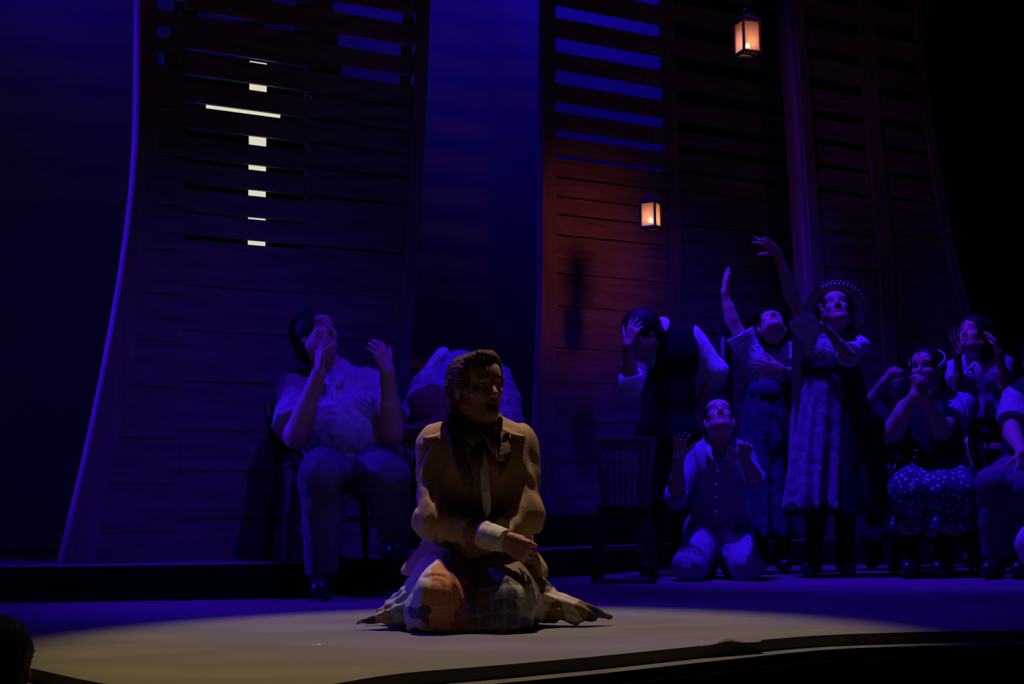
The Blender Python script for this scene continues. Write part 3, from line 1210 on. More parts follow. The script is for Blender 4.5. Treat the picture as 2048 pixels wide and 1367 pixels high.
def torso(s, J, g=0.0, w=1.0, belly=0.0, k=0.05):
    """pelvis, waist, chest, shoulders; g inflates for clothing"""
    P0, W_, C, N = V(J['pelvis']), V(J['waist']), V(J['chest']), V(J['neck'])
    side = (V(J['shR']) - V(J['shL'])).normalized()
    fw = V(J['fwd'])
    fl = (fw, .72)
    hs = (V(J['hipR']) - V(J['hipL'])).normalized()
    s.cap(V(J['hipL']) + hs * .02, V(J['hipR']) - hs * .02, .105 * w + g, k=k)
    s.cap(P0, W_, (.125 + belly * .6) * w + g, (.112 + belly) * w + g, k=k, flat=fl)
    s.cap(W_, C, (.115 + belly) * w + g, .135 * w + g, k=k, flat=fl)
    s.cap(C - side * .06 * w, C + side * .06 * w, .095 * w + g, k=k)
    s.cap(C, N, .10 * w + g, .055 + g, k=k, flat=(fw, .8))
    s.cap(V(J['shL']) + side * .02, V(J['shR']) - side * .02, .052 * w + g, k=k)
    if belly > 0:
        s.ball(W_ + fw * .05, (.12 + belly) * w + g, k=k)


def foot(s, ank, toe, g=0.0):
    a, t = V(ank), V(toe)
    s.cap(a + V((0, 0, -.02)), t, .042 + g, .030 + g, k=.02)
    s.ball(a + (a - t).normalized() * .025 + V((0, 0, -.03)), .034 + g, k=.02)


def body_sdf(J, w=1.0, female=False, head=True, belly=0.0, mouth=0.0, jaw=1.0, hsc=1.0):
    s = Sdf()
    torso(s, J, 0, w, belly)
    aw = .92 if female else 1.08
    aw *= J.get('armw', 1)
    for sd in 'LR':
        limb(s, [J['sh' + sd], J['el' + sd], J['wr' + sd]], [.050 * aw, .040 * aw, .026 * aw], k=.025)
        e, wv = V(J['el' + sd]), V(J['wr' + sd])
        s.cap(e.lerp(wv, .05), e.lerp(wv, .45), .040 * aw, .036 * aw, k=.02)
        if 'kn' + sd in J:
            limb(s, [J['hip' + sd], J['kn' + sd], J['an' + sd]], [.088 * w, .056 * w, .036], k=.03)
            kn, an = V(J['kn' + sd]), V(J['an' + sd])
            s.cap(kn.lerp(an, .15), kn.lerp(an, .5), .050 * w, .046 * w, k=.03)
            foot(s, J['an' + sd], J['toe' + sd])
        if 'hand' + sd in J:
            h = J['hand' + sd]
            hand_sdf(s, J['wr' + sd], **h)
    Rm = frame(J['face'], J.get('hup', (0, 0, 1)))
    head_sdf(s, J['head'], Rm, hsc, mouth, neck_to=J['neck'], neck_r=.050 if female else .060, jaw=jaw)
    return s, [(tuple(J['head']), [list(r) for r in Rm], hsc, mouth)]


def folds(amp, fx=22, fy=22, fz=7, seed=1):
    def f(p, d):
        q = p * np.array([fx, fy, fz], np.float32)
        n = vnoise(q + 0.35 * vnoise(p * 9, seed + 5)[:, None] * 3, seed)
        n2 = vnoise(p * np.array([fx * 2.1, fy * 2.1, fz * 1.7], np.float32), seed + 9)
        return d + amp * (0.7 * (1 - np.abs(n) * 2) + .35 * n2)
    return f


def hair_sdf(c, R, sc=1.0, vol=0.012, low=-0.03, back=0.0, hairline=.060, seed=3, fringe=0.0):
    """close hair cap following the skull"""
    s = Sdf()
    c = V(c)
    Rn = [list(r) for r in R]

    def L(x, y, z): return c + R @ (V((x, y, z)) * sc)
    g = lambda *r: tuple(q * sc for q in r)
    s.ell(L(0, -.022, .040), g(.076 + vol, .098 + vol, .080 + vol), Rn, k=.01)
    s.ell(L(0, -.055, low), g(.066 + vol, .052 + vol, .055), Rn, k=.03)
    s.ell(L(0, .085, -.020), g(.066, .075, hairline + .018), Rn, k=.012, op='s')
    s.ell(L(0, .03, -.085), g(.12, .085, .075), Rn, k=.012, op='s')

    Ri = np.array(R)
    cc = A3(c)

    def strands(p, d):
        q = ((p - cc) @ Ri).astype(np.float32)
        a = np.arctan2(q[:, 0], q[:, 2] - .02)
        return d + .0022 * np.sin(a * 46 + 5 * vnoise(p * 18, seed)) + .003 * vnoise(p * 60, seed + 2)
    s.mod(strands)
    return s


HAIR_D = mat('dark_hair', (0.012, 0.008, 0.006), 0.6, spec=0.3)
HAIR_B = mat('brown_hair', (0.10, 0.052, 0.022), 0.8, (0.19, 0.105, 0.045), 90, spec=0.04)
SKIN_M = mat('skin', SKIN, 0.55, spec=0.35, attr='tint', bump=0.08, bump_scale=180)
FINE = 1.0     # voxel multiplier
def jj(D):
    return lambda x, y, dy=0.0: P(x, y, D + dy)


def arm_cloth(s, J, sd, t, r, k=.03, flare=0.0):
    """sleeve following the arm; t in 0..2 (1 = elbow, 2 = wrist)"""
    sh, el, wr = V(J['sh' + sd]), V(J['el' + sd]), V(J['wr' + sd])
    if t <= 1:
        s.cap(sh, sh.lerp(el, t), r[0], r[1] + flare, k=k, ends='f')
    else:
        s.cap(sh, el, r[0], r[1], k=k)
        s.cap(el, el.lerp(wr, t - 1), r[1], r[2] + flare, k=k, ends='f')


def shirt(root, name, J, m, w=1.0, belly=0.0, g=.016, sl=(2, 2), r=(.075, .062, .042), hem=None, amp=.007, h=.008, seed=1, flare=0.0, vneck=None, color=None, extra=None, fz=8):
    s = Sdf()
    torso(s, J, g, w, belly)
    for sd, t in zip('LR', sl):
        if t > 0:
            arm_cloth(s, J, sd, t, r, flare=flare)
    if extra: extra(s)
    if hem is not None:
        s.plane(hem, (0, 0, -1))
    # neck opening
    n, hd = V(J['neck']), V(J['head'])
    s.cap(n + (hd - n) * .18, hd, .062, .09, k=.01, op='s')
    if vneck:
        f = V(J['fwd'])
        s.cap(n + f * .09 + V((0, 0, .05)), n + f * .16 + V((0, 0, -vneck)), .06, .012, k=.01, op='s')
    s.mod(folds(amp, 20, 20, fz, seed))
    return sdf_obj(name, s, h * FINE, m, root, color=color)


def trousers(root, J, m, w=1.0, g=.014, amp=.006, h=.009, seed=4, name='trousers', top=None):
    s = Sdf()
    hs = (V(J['hipR']) - V(J['hipL'])).normalized()
    s.cap(V(J['hipL']) + hs * .02, V(J['hipR']) - hs * .02, .112 * w + g, k=.05)
    s.cap(J['pelvis'], V(J['pelvis']).lerp(V(J['waist']), .6), .128 * w + g, .12 * w + g, k=.04, flat=(V(J['fwd']), .75))
    for sd in 'LR':
        limb(s, [J['hip' + sd], J['kn' + sd]], [.098 * w + g, .066 * w + g], k=.04)
        s.cap(J['kn' + sd], V(J['kn' + sd]).lerp(V(J['an' + sd]), .93), .066 * w + g, .052 * w + g, k=.03, ends='f')
    s.mod(folds(amp, 16, 16, 9, seed))
    return sdf_obj(name, s, h * FINE, m, root)


def shade_stockings(root, J, m):  # black leg covers, added to keep the lower legs as dark as shade
    for sd in 'LR':
        kn, an = V(J['kn' + sd]), V(J['an' + sd])
        s = Sdf()
        s.cap(kn, kn.lerp(an, .3), .060, .060, k=.02)
        s.cap(kn.lerp(an, .3), an, .060, .042, k=.02, ends='f')
        sdf_obj('shade_stocking', s, .008 * FINE, m, root)


def shoes(root, J, m, h=.007):
    for sd in 'LR':
        a, t = V(J['an' + sd]), V(J['toe' + sd])
        s = Sdf()
        s.cap(a + V((0, 0, -.015)), t + V((0, 0, .004)), .050, .040, k=.02)
        s.ball(a + (a - t).normalized() * .028 + V((0, 0, -.03)), .042, k=.02)
        s.cap(a + V((0, 0, -.01)), a + V((0, 0, .05)), .048, .05, k=.02, ends='f')
        zmin = min(a.z, t.z) - .048
        s.plane(V((0, 0, max(zmin, root.location.z + .002))), (0, 0, -1))
        sdf_obj('shoe', s, h * FINE, m, root)


def skirt(root, name, top, bot, rt, rb, m, flat=(V((0, 1, 0)), .75), nf=14, amp=.03, h=.011, hemz=None, seed=2, extra=None, color=None, topz=None):
    s = Sdf()
    t, b = V(top), V(bot)
    s.cap(t, b + (b - t).normalized() * .05, rt, rb, k=.05, flat=flat)
    if extra: extra(s)
    if hemz is not None: s.plane((0, 0, hemz), (0, 0, -1))
    if topz is not None: s.plane((0, 0, topz), (0, 0, 1))

    def f(p, d):
        hgt = np.clip((t.z - p[:, 2]) / max(t.z - b.z, .01), 0, 1)
        ax = t.x + (b.x - t.x) * hgt; ay = t.y + (b.y - t.y) * hgt
        a = np.arctan2(p[:, 1] - ay, p[:, 0] - ax)
        ph = a * nf + 1.6 * vnoise(np.stack([a * 2, p[:, 2] * 2.5, a * 0], 1).astype(np.float32), seed)
        return d + amp * hgt ** .7 * (np.sin(ph) * .5 + .5) + .004 * vnoise(p * 30, seed)
    s.mod(f)
    return sdf_obj(name, s, h * FINE, m, root, disp=.04, color=color)


def band(root, name, m, c, n, r, hgt, th=.004, a0=0, a1=2 * math.pi, tilt=0.0, ry=None, seg=36, flare=0.0):
    """strip of cloth around axis n"""
    n = V(n).normalized()
    a = n.orthogonal().normalized() if abs(n.y) > .95 else (V((0, -1, 0)) - n * V((0, -1, 0)).dot(n)).normalized()
    b = n.cross(a)
    ry = ry or r
    bm = bmesh.new()
    lo, hi = [], []
    for i in range(seg + 1):
        t = a0 + (a1 - a0) * i / seg
        e = a * math.cos(t) * ry + b * math.sin(t) * r
        lo.append(bm.verts.new(V(c) + e - n * hgt / 2))
        hi.append(bm.verts.new(V(c) + e * (1 + flare) + n * hgt / 2))
    for i in range(seg):
        bm.faces.new((lo[i], lo[i + 1], hi[i + 1], hi[i]))
    bmesh.ops.remove_doubles(bm, verts=bm.verts, dist=1e-5)
    o = from_bm(name, bm, m, root, True)
    sm = o.modifiers.new('thickness', 'SOLIDIFY'); sm.thickness = th; sm.offset = 0
    return o


def leaf(root, name, m, pts, widths, normal, th=.006, cup=.0):
    """pointed strip (tie, collar flap, scarf end) along pts"""
    bm = bmesh.new()
    rows = []
    nn = V(normal).normalized()
    for i, p in enumerate(pts):
        t = (V(pts[min(i + 1, len(pts) - 1)]) - V(pts[max(i - 1, 0)])).normalized()
        sd = t.cross(nn).normalized()
        wd = widths[i]
        rows.append([bm.verts.new(V(p) + sd * wd * q + nn * cup * (1 - q * q)) for q in (-1, -.5, 0, .5, 1)])
    for a, b in zip(rows, rows[1:]):
        for k in range(4):
            bm.faces.new((a[k], a[k + 1], b[k + 1], b[k]))
    o = from_bm(name, bm, m, root, True)
    sm = o.modifiers.new('thickness', 'SOLIDIFY'); sm.thickness = th; sm.offset = 0
    sb = o.modifiers.new('smooth', 'SUBSURF'); sb.levels = 1; sb.render_levels = 1
    return o


def flap(root, name, m, pts, th=.005, subs=1):
    """loose piece of cloth with a free outline"""
    bm = bmesh.new()
    c = sum((V(p) for p in pts), V((0, 0, 0))) / len(pts)
    vc = bm.verts.new(c + V((0, -.018, .006)))
    ring = [bm.verts.new(p) for p in pts]
    mid = [bm.verts.new(V(p).lerp(c, .5) + V((0, -.016 + .007 * math.sin(i * 2.3), .0))) for i, p in enumerate(pts)]
    n = len(pts)
    for i in range(n):
        k = (i + 1) % n
        bm.faces.new((ring[i], ring[k], mid[k], mid[i]))
        bm.faces.new((mid[i], mid[k], vc))
    o = from_bm(name, bm, m, root, True)
    sb = o.modifiers.new('smooth', 'SUBSURF'); sb.levels = subs; sb.render_levels = subs
    sm = o.modifiers.new('thickness', 'SOLIDIFY'); sm.thickness = th; sm.offset = 0
    return o


def buttons(root, pts, n, m, r=.006):
    for p in pts:
        bm = bmesh.new()
        Rm = V(n).to_track_quat('Z', 'Y').to_matrix()
        bm_lathe(bm, p, Rm, [(0, .004), (r * .7, .0045), (r, .003), (r, 0), (0, 0)], 12)
        from_bm('button', bm, m, root, True)


def belt(root, J, m, w=1.0, g=.03, t=.35, hh=.045, belly=0):
    p, q = V(J['pelvis']), V(J['waist'])
    c = p.lerp(q, t)
    n = (q - p).normalized()
    band(root, 'belt', m, c, n, (.125 + belly * .7) * w + g, hh, .005, ry=((.125 + belly * .7) * w + g) * .78)


def person(D, base_px, label, J, **kw):
    b = P(base_px[0], base_px[1], D)
    root = empty('person', V((b.x, b.y, kw.pop('z', 0.0))), label, 'person', None)
    color = kw.pop('skin', SKIN)
    h = kw.pop('h', .0055)
    s, heads = body_sdf(J, **kw)
    sdf_obj('body', s, h * FINE, SKIN_M, root, color=skin_color(heads, color), frac=.05)
    return root


C_ = {}
C_['khaki'] = mat('khaki_cotton', (0.44, 0.275, 0.115), 0.85, (0.50, 0.32, 0.14), 30, bump=0.25, bump_scale=220)
C_['cream'] = mat('cream_cotton', (0.66, 0.60, 0.44), 0.85, bump=0.2, bump_scale=200)
C_['mauve'] = mat('mauve_cotton', (0.34, 0.13, 0.13), 0.85, bump=0.2, bump_scale=150)
C_['scarf'] = mat('brown_scarf', (0.16, 0.075, 0.045), 0.85, (0.24, 0.12, 0.07), 60)
C_['pinkflap'] = mat('pink_cotton', (0.50, 0.29, 0.25), 0.85)
C_['lightshirt'] = mat('pale_shirt', (0.36, 0.35, 0.38), 0.85, (0.44, 0.43, 0.46), 25, bump=0.3, bump_scale=90)
C_['greytrouser'] = mat('grey_trousers', (0.11, 0.105, 0.125), 0.9, (0.145, 0.14, 0.16), 30)
C_['blacktrouser'] = mat('black_trousers', (0.012, 0.011, 0.013), 0.9, spec=.05)
C_['blackvest'] = mat('black_waistcoat', (0.014, 0.012, 0.014), 0.85, spec=.08)
C_['shoe'] = mat('black_leather', (0.02, 0.018, 0.018), 0.35, spec=.5)
C_['white'] = mat('white_cotton', (0.70, 0.70, 0.72), 0.85, bump=0.3, bump_scale=90)
C_['denim'] = mat('light_denim', (0.28, 0.28, 0.36), 0.9, (0.34, 0.34, 0.43), 40, bump=.3, bump_scale=150)
C_['tie'] = mat('pale_tie', (0.52, 0.50, 0.55), 0.6)
C_['browntop'] = mat('brown_felt', (0.16, 0.075, 0.05), 0.95)
C_['bluegrey'] = mat('blue_grey_cloth', (0.24, 0.25, 0.38), 0.9, (0.30, 0.30, 0.44), 40)
C_['darkskirt'] = mat('dark_blue_skirt', (0.06, 0.05, 0.11), 0.9, (0.085, 0.07, 0.15), 30)
C_['dark'] = mat('dark_dress', (0.022, 0.018, 0.035), 0.9, spec=.1)
C_['button'] = mat('pearl_button', (0.8, 0.78, 0.75), 0.3, spec=.6)
C_['straw'] = mat('straw', (0.50, 0.46, 0.42), 0.8, (0.60, 0.55, 0.50), 120)
C_['floral'] = mat_floral('floral_blouse', (0.50, 0.50, 0.56), (0.10, 0.09, 0.2), 48, .56)
C_['floral2'] = mat_floral('faded_floral', (0.42, 0.38, 0.42), (0.24, 0.20, 0.26), 40, .5)
C_['apron'] = mat_floral('printed_apron', (0.27, 0.26, 0.33), (0.20, 0.19, 0.27), 70, .52)
C_['dots'] = mat_dots('sparkly_dotted_skirt', (0.06, 0.05, 0.12), (0.62, 0.62, 0.66), 34, .30)
C_['bead'] = mat('glass_bead', (0.95, 0.95, 1.0), 0.15, spec=1.0)

# ================================================================ kneeling woman in the light
D = 4.83
j = jj(D)
J = dict(pelvis=j(952, 1118, .12), waist=j(954, 1030, .03), chest=j(955, 930, 0), neck=j(958, 868, -.01), head=j(953, 779, -.05),
         shL=j(871, 891), shR=j(1037, 890), elL=j(866, 1038, -.12), wrL=j(1003, 1079, -.27), elR=j(1051, 1028, -.08), wrR=j(978, 1088, -.20),
         hipL=j(905, 1122, .10), hipR=j(1003, 1122, .10), knL=j(882, 1208, -.24), knR=j(1015, 1210, -.24), anL=j(905, 1206, .22), anR=j(985, 1206, .22),
         toeL=j(915, 1212, .36), toeR=j(978, 1212, .36), fwd=V((.12, -1, 0)), face=V((.60, -.80, .06)), hup=(-.05, 0.0, 1),
         handL=dict(d=(.85, -.15, -.42), n=(0.1, 1, -.1), thumb=1, curl=(.95, 1.0, 1.05, 1.05), tcurl=1.0, thumb_out=.3, sc=.95),
         handR=dict(d=(-.9, .25, -.15), n=(0, 1, 0), thumb=-1, curl=(.5, .5, .5, .5), sc=.95))
r = person(D, (950, 1240), 'kneeling young woman with two braids, khaki shirt and patchwork skirt in the pool of light', J,
           female=True, h=.0042, w=.92, mouth=.0125, skin=(.46, .21, .13))
HR = frame(J['face'], J['hup'])
hero_c, hero_R = V(J['head']), HR
hs = hair_sdf(hero_c, HR, 1.0, .010, -.045, hairline=.058)
# loose puffed roll along the hairline
for sx in (-1, 1):
    for a in np.linspace(0, 1, 8):
        x = sx * (.012 + .066 * math.sin(a * 1.5)); z = .108 - .095 * a * a; y = .066 - .050 * a
        hs.pr.insert(2, ('ell', A3(hero_c + HR @ V((x, y, z))), np.array((.021, .021, .019), dtype=np.float32), np.eye(3, dtype=np.float32), None, None, .012, 'u', None))
# hair passing behind the ears
for sx in (-1, 1):
    hs.cap(hero_c + HR @ V((sx * .066, -.04, .01)), hero_c + HR @ V((sx * .062, -.035, -.09)), .034, .026, k=.02)
hair = sdf_obj('hair', hs, .0038, HAIR_B, r)


def braid(pts, r0, r1, parent=None):
    s = Sdf()
    pts = smooth_line([V(p) for p in pts], 6)
    n = len(pts)
    for i in range(n):
        t = i / (n - 1)
        rr = r0 + (r1 - r0) * t
        d = (pts[min(i + 1, n - 1)] - pts[max(i - 1, 0)]).normalized()
        sd = d.cross(V((0, -1, 0))).normalized()
        for q in (-1, 1):
            ph = 1 if (i % 2 == 0) else -1
            s.cap(pts[i] + sd * q * rr * .5 + d * rr * .3 * ph * q, pts[i] + sd * q * rr * .12 + d * rr * (1.0 + .2 * ph), rr * .66, rr * .55, k=.010)
    e = pts[-1]
    d = (pts[-1] - pts[-2]).normalized()
    s.cap(e, e + d * .05, r1 * .9, r1 * .25, k=.008)
    cc = A3(pts[0])
    s.mod(lambda p, dd: dd + .0018 * np.sin((p[:, 0] + p[:, 2] * .6) * 900) * 0 + .0025 * vnoise(p * np.array([120, 120, 50], np.float32), 4))
    return sdf_obj('braid', s, .0036, HAIR_B, parent)


braid([j(912, 815, -.02), j(905, 850, -.09), j(912, 890, -.15), j(925, 930, -.18), j(935, 962, -.17)], .026, .015, r)
braid([j(992, 836, .02), j(1004, 866, -.06), j(1010, 900, -.13), j(1006, 925, -.15)], .021, .015, r)

# shirt
hemz = P(950, 1131, 4.7).z


def hero_extra(s):
    s.cap(j(955, 1040, .03), j(950, 1130, .05), .165, .205, k=.06, flat=(V((0, 1, 0)), .85))


def hero_cut(p, d):
    wave = hemz + .020 * np.sin(p[:, 0] * 17 + 1.0) + .012 * np.sin(p[:, 0] * 41 + p[:, 1] * 20)
    return np.maximum(d, wave - p[:, 2])


s = Sdf()
torso(s, J, .022, .98, 0)
for sd, t in (('L', 1.58), ('R', 1.8)):
    arm_cloth(s, J, sd, t, (.070, .058, .052), k=.035)
    # blouson fullness sagging at the elbow
    e = V(J['el' + sd])
    s.ball(e + V((0, .0, -.01)), .057, k=.04)
hero_extra(s)
n, hd = V(J['neck']), V(J['head'])
s.cap(n + (hd - n) * .15, hd, .058, .09, k=.01, op='s')
s.cap(n + V((.01, -.10, .04)), n + V((.01, -.19, -.13)), .050, .016, k=.01, op='s')


def hero_folds(p, d):
    # diagonal drag lines from the shoulders, tighter creases in the sleeves
    q = p.copy()
    u = q[:, 0] - hero_c.x
    dr_ = np.stack([(q[:, 0] + .35 * np.sign(u) * q[:, 2]) * 26, q[:, 1] * 14, q[:, 2] * 5.5], 1).astype(np.float32)
    n1 = vnoise(dr_ + vnoise(p * 7, 3)[:, None] * 1.2, 11)
    n2 = vnoise(p * np.array([34, 30, 18], np.float32), 12)
    ridge = 1 - np.abs(n1) * 2.2
    return d + .0105 * ridge * .7 + .0035 * n2


s.mod(hero_folds)
s.mod(hero_cut)
shirt_o = sdf_obj('shirt', s, .0050, C_['khaki'], r, disp=.03)
# yoke seam across the shoulders and front placket edges
for sx, xs in ((-1, ((851, 868), (872, 868), (895, 853))), (1, ((1047, 868), (1028, 862), (1004, 849)))):
    pass
# upper-body flaps of the yoke
for pts in ([j(846, 872, -.02), j(868, 872, -.085), j(902, 858, -.10)], [j(1052, 872, -.02), j(1030, 868, -.085), j(1005, 856, -.10)]):
    leaf(r, 'shoulder_yoke', C_['khaki'], smooth_line(pts, 4), [.018] * 9, (0, -.5, .86), .005, .004)
# shirt tails flaring out at both hips
flap(r, 'shirt_tail', C_['khaki'], [j(*q) for q in ((866, 1056, -.03), (846, 1084, -.05), (822, 1114, -.06), (797, 1141, -.04), (806, 1149, -.06), (818, 1152, -.10), (832, 1148, -.13), (846, 1140, -.15),
     (862, 1146, -.18), (884, 1136, -.20), (905, 1122, -.21), (900, 1098, -.18), (886, 1072, -.12))])
flap(r, 'shirt_tail', C_['khaki'], [j(*q) for q in ((1040, 1060, -.04), (1056, 1080, -.05), (1076, 1106, -.05), (1097, 1134, -.02), (1095, 1150, -.04), (1089, 1165, -.06), (1074, 1152, -.11), (1056, 1140, -.15),
     (1036, 1124, -.19), (1020, 1112, -.21), (1018, 1090, -.18), (1026, 1070, -.12))])
# mauve under-sleeve, cream cuff
s = Sdf()
el, wr = V(J['elL']), V(J['wrL'])
s.cap(el.lerp(wr, .56), el.lerp(wr, .84), .046, .043, k=.01, ends='f')
s.mod(folds(.004, 40, 40, 14, 8))
sdf_obj('under_sleeve', s, .005, C_['mauve'], r)
s = Sdf()
s.cap(el.lerp(wr, .78), el.lerp(wr, 1.06), .047, .040, k=.01, ends='f')
s.mod(folds(.003, 40, 40, 14, 9))
sdf_obj('cuff', s, .004, C_['cream'], r)
# pale front strip, buttons, collar, neckerchief
leaf(r, 'front_strip', C_['cream'], [j(966, 898, -.175), j(968, 930, -.185), j(970, 965, -.19), j(973, 1000, -.19), j(974, 1022, -.188), j(971, 1038, -.185)],
     [.012, .013, .015, .016, .014, .001], (.1, -1, 0), .006, .004)
buttons(r, [j(969, 950, -.203), j(972, 985, -.205)], (.1, -1, .1), C_['button'], .004)
leaf(r, 'collar_flap', C_['khaki'], smooth_line([j(930, 852, -.07), j(938, 868, -.13), j(952, 890, -.165)], 3), [.022, .024, .026, .026, .022, .014, .004], (-.2, -.9, .4), .004, .006)
leaf(r, 'collar_flap', C_['pinkflap'], smooth_line([j(972, 858, -.11), j(981, 880, -.165), j(993, 920, -.185)], 3), [.014, .018, .019, .017, .013, .008, .002], (.2, -.95, .25), .004, .006)
band(r, 'neckerchief', C_['scarf'], j(960, 866, -.035), (0, -.25, 1), .064, .030, .010, ry=.066, flare=-.08)
s = Sdf()
s.ell(j(966, 884, -.135), (.018, .014, .014), k=.01)
sdf_obj('neckerchief_knot', s, .004, C_['scarf'], r)
leaf(r, 'neckerchief_end', C_['scarf'], smooth_line([j(964, 886, -.15), j(953, 912, -.185), j(958, 942, -.19)], 3), [.012, .018, .024, .026, .023, .016, .003], (-.1, -1, .1), .006, .008)
leaf(r, 'neckerchief_end', C_['scarf'], smooth_line([j(969, 886, -.15), j(982, 910, -.18), j(992, 934, -.185)], 3), [.012, .016, .020, .022, .020, .014, .003], (.1, -1, .1), .006, .008)

# skirt of sewn patches
PATCH = [((885, 1150), 0), ((905, 1180), 0), ((868, 1190), 0), ((890, 1215), 0), ((880, 1245), 0), ((925, 1175), 0),
         ((910, 1125), 1), ((950, 1140), 1), ((945, 1180), 1), ((930, 1235), 1), ((985, 1120), 1),
         ((990, 1165), 2), ((1020, 1190), 2), ((970, 1225), 2), ((1020, 1235), 2), ((985, 1250), 2),
         ((838, 1170), 3), ((825, 1200), 3), ((838, 1225), 4), ((850, 1150), 5), ((812, 1150), 5),
         ((800, 1235), 3), ((765, 1242), 6), ((735, 1248), 4), ((715, 1252), 6), ((830, 1245), 6),
         ((1050, 1150), 7), ((1050, 1185), 5), ((1072, 1222), 5), ((1090, 1208), 5), ((1112, 1222), 8), ((1135, 1215), 5), ((1150, 1232), 5),
         ((1170, 1224), 8), ((1185, 1232), 4), ((1215, 1233), 9), ((1060, 1245), 2), ((1075, 1170), 7), ((1055, 1120), 7), ((1062, 1205), 3)]
PCOL = [(.62, .25, .09), (.26, .085, .10), (.10, .08, .11), (.34, .33, .30), (.07, .06, .07), (.60, .49, .31), (.40, .31, .21), (.22, .15, .08), (.27, .13, .05), (.11, .10, .09)]


def px_of(v):
    q = v - np.array(CAM)
    dz = q @ np.array(FWD)
    return CX + F_PX * (q @ np.array(RGT)) / dz, CY - F_PX * (q @ np.array(UPV)) / dz


def patch_color(v):
    # patch centres laid out in the skirt's own width/height plane (metres)
    cs = []
    for (x, y), k in PATCH:
        p = P(x, y, 4.62)
        cs.append((p.x, p.z, k))
    cs = np.array(cs)
    q = v.copy()
    nx = q[:, 0] + .010 * vnoise(v * 14, 2); nz = q[:, 2] + .010 * vnoise(v * 14, 3)
    best = np.full(len(v), 9.0); kk = np.zeros(len(v), int)
    for a, b, k in cs:
        d = np.maximum(np.abs(nx - a), np.abs(nz - b) * 1.1)
        m = d < best
        best[m] = d[m]; kk[m] = int(k)
    c = np.array(PCOL)[kk]
    # woven checks belong to the cloth: thin lines on the orange and blue-black patches
    ln = ((np.sin(v[:, 0] * 420) > .75) | (np.sin(v[:, 2] * 420) > .75))
    m = (kk == 0) & ln; c[m] = c[m] * .62 + np.array((.5, .4, .25)) * .12
    ln2 = ((np.sin(v[:, 0] * 150) > .7) | (np.sin(v[:, 2] * 150 + v[:, 1] * 60) > .7))
    m = (kk == 2) & ln2; c[m] = (.17, .15, .19)
    return c


C_['patch'] = mat('patchwork_cotton', (.4, .3, .2), .88, attr='tint', bump=.2, bump_scale=180)
s = Sdf()
s.cap(j(955, 1085, .06), j(952, 1180, .06), .17, .228, k=.06)
for a, b, ra, rb in (((912, 1135, -.05), (880, 1190, -.29), .115, .088), ((1000, 1140, -.05), (1010, 1198, -.27), .112, .094)):
    s.cap(j(*a), j(*b), ra, rb, k=.05)
s.cap(j(880, 1200, -.20), j(872, 1240, -.25), .09, .10, k=.05)
s.cap(j(1012, 1200, -.22), j(1010, 1242, -.27), .10, .10, k=.05)
s.cap(j(940, 1225, -.15), j(950, 1245, -.22), .12, .12, k=.06)
s.cap(j(850, 1150, .02), j(832, 1225, -.05), .05, .06, k=.04)
# cloth spread over the floor to both sides
s.cap(j(862, 1180, -.10), j(820, 1222, -.12), .085, .075, k=.06)
s.cap(j(850, 1205, -.12), j(706, 1251, -.17), .100, .020, k=.05, flat=(V((0, 0, 1)), .85))
s.cap(j(840, 1215, -.02), j(735, 1240, .02), .080, .020, k=.04, flat=(V((0, 0, 1)), .8))
s.cap(j(1038, 1175, -.08), j(1070, 1212, -.10), .085, .070, k=.06)
s.cap(j(1048, 1196, -.10), j(1185, 1228, -.12), .092, .030, k=.05, flat=(V((0, 0, 1)), .85))
s.cap(j(1150, 1222, -.12), j(1224, 1231, -.10), .038, .023, k=.03)
s.plane((0, 0, .001), (0, 0, -1))


def skirt_folds(p, d):
    a = np.arctan2(p[:, 1] - (D + .1), p[:, 0] - j(950, 1200).x)
    z = np.clip(1 - p[:, 2] / .45, 0, 1)
    n1 = np.sin(a * 15 + 2.2 * vnoise(p * 6, 21) + 6 * p[:, 2])
    n2 = vnoise(p * np.array([26, 20, 12], np.float32) + vnoise(p * 8, 5)[:, None], 22)
    far = np.clip((np.abs(p[:, 0] - j(950, 1200).x) - .18) / .12, 0, 1)
    n3 = vnoise(p * np.array([18, 30, 45], np.float32) + np.stack([p[:, 2] * 20, 0 * a, p[:, 0] * 12], 1).astype(np.float32), 25)
    # long creases running out along the cloth lying on the floor
    cr = np.abs(np.sin((p[:, 1] * .9 + p[:, 2] * 1.3 + .25 * np.abs(p[:, 0] - j(950, 1200).x)) * 62 + 1.5 * vnoise(p * 7, 31)))
    d = d + far * .011 * (1 - cr) - far * .003
    return d + z * .012 * (n1 * .5 + .5) + .010 * (1 - 2 * np.abs(n2)) * .6 + far * .007 * (1 - 2 * np.abs(n3))


s.mod(skirt_folds)
s.mod(lambda p, d: np.maximum(d, .001 - p[:, 2]))
sdf_obj('patchwork_skirt', s, .0052, C_['patch'], r, disp=.04, color=patch_color)

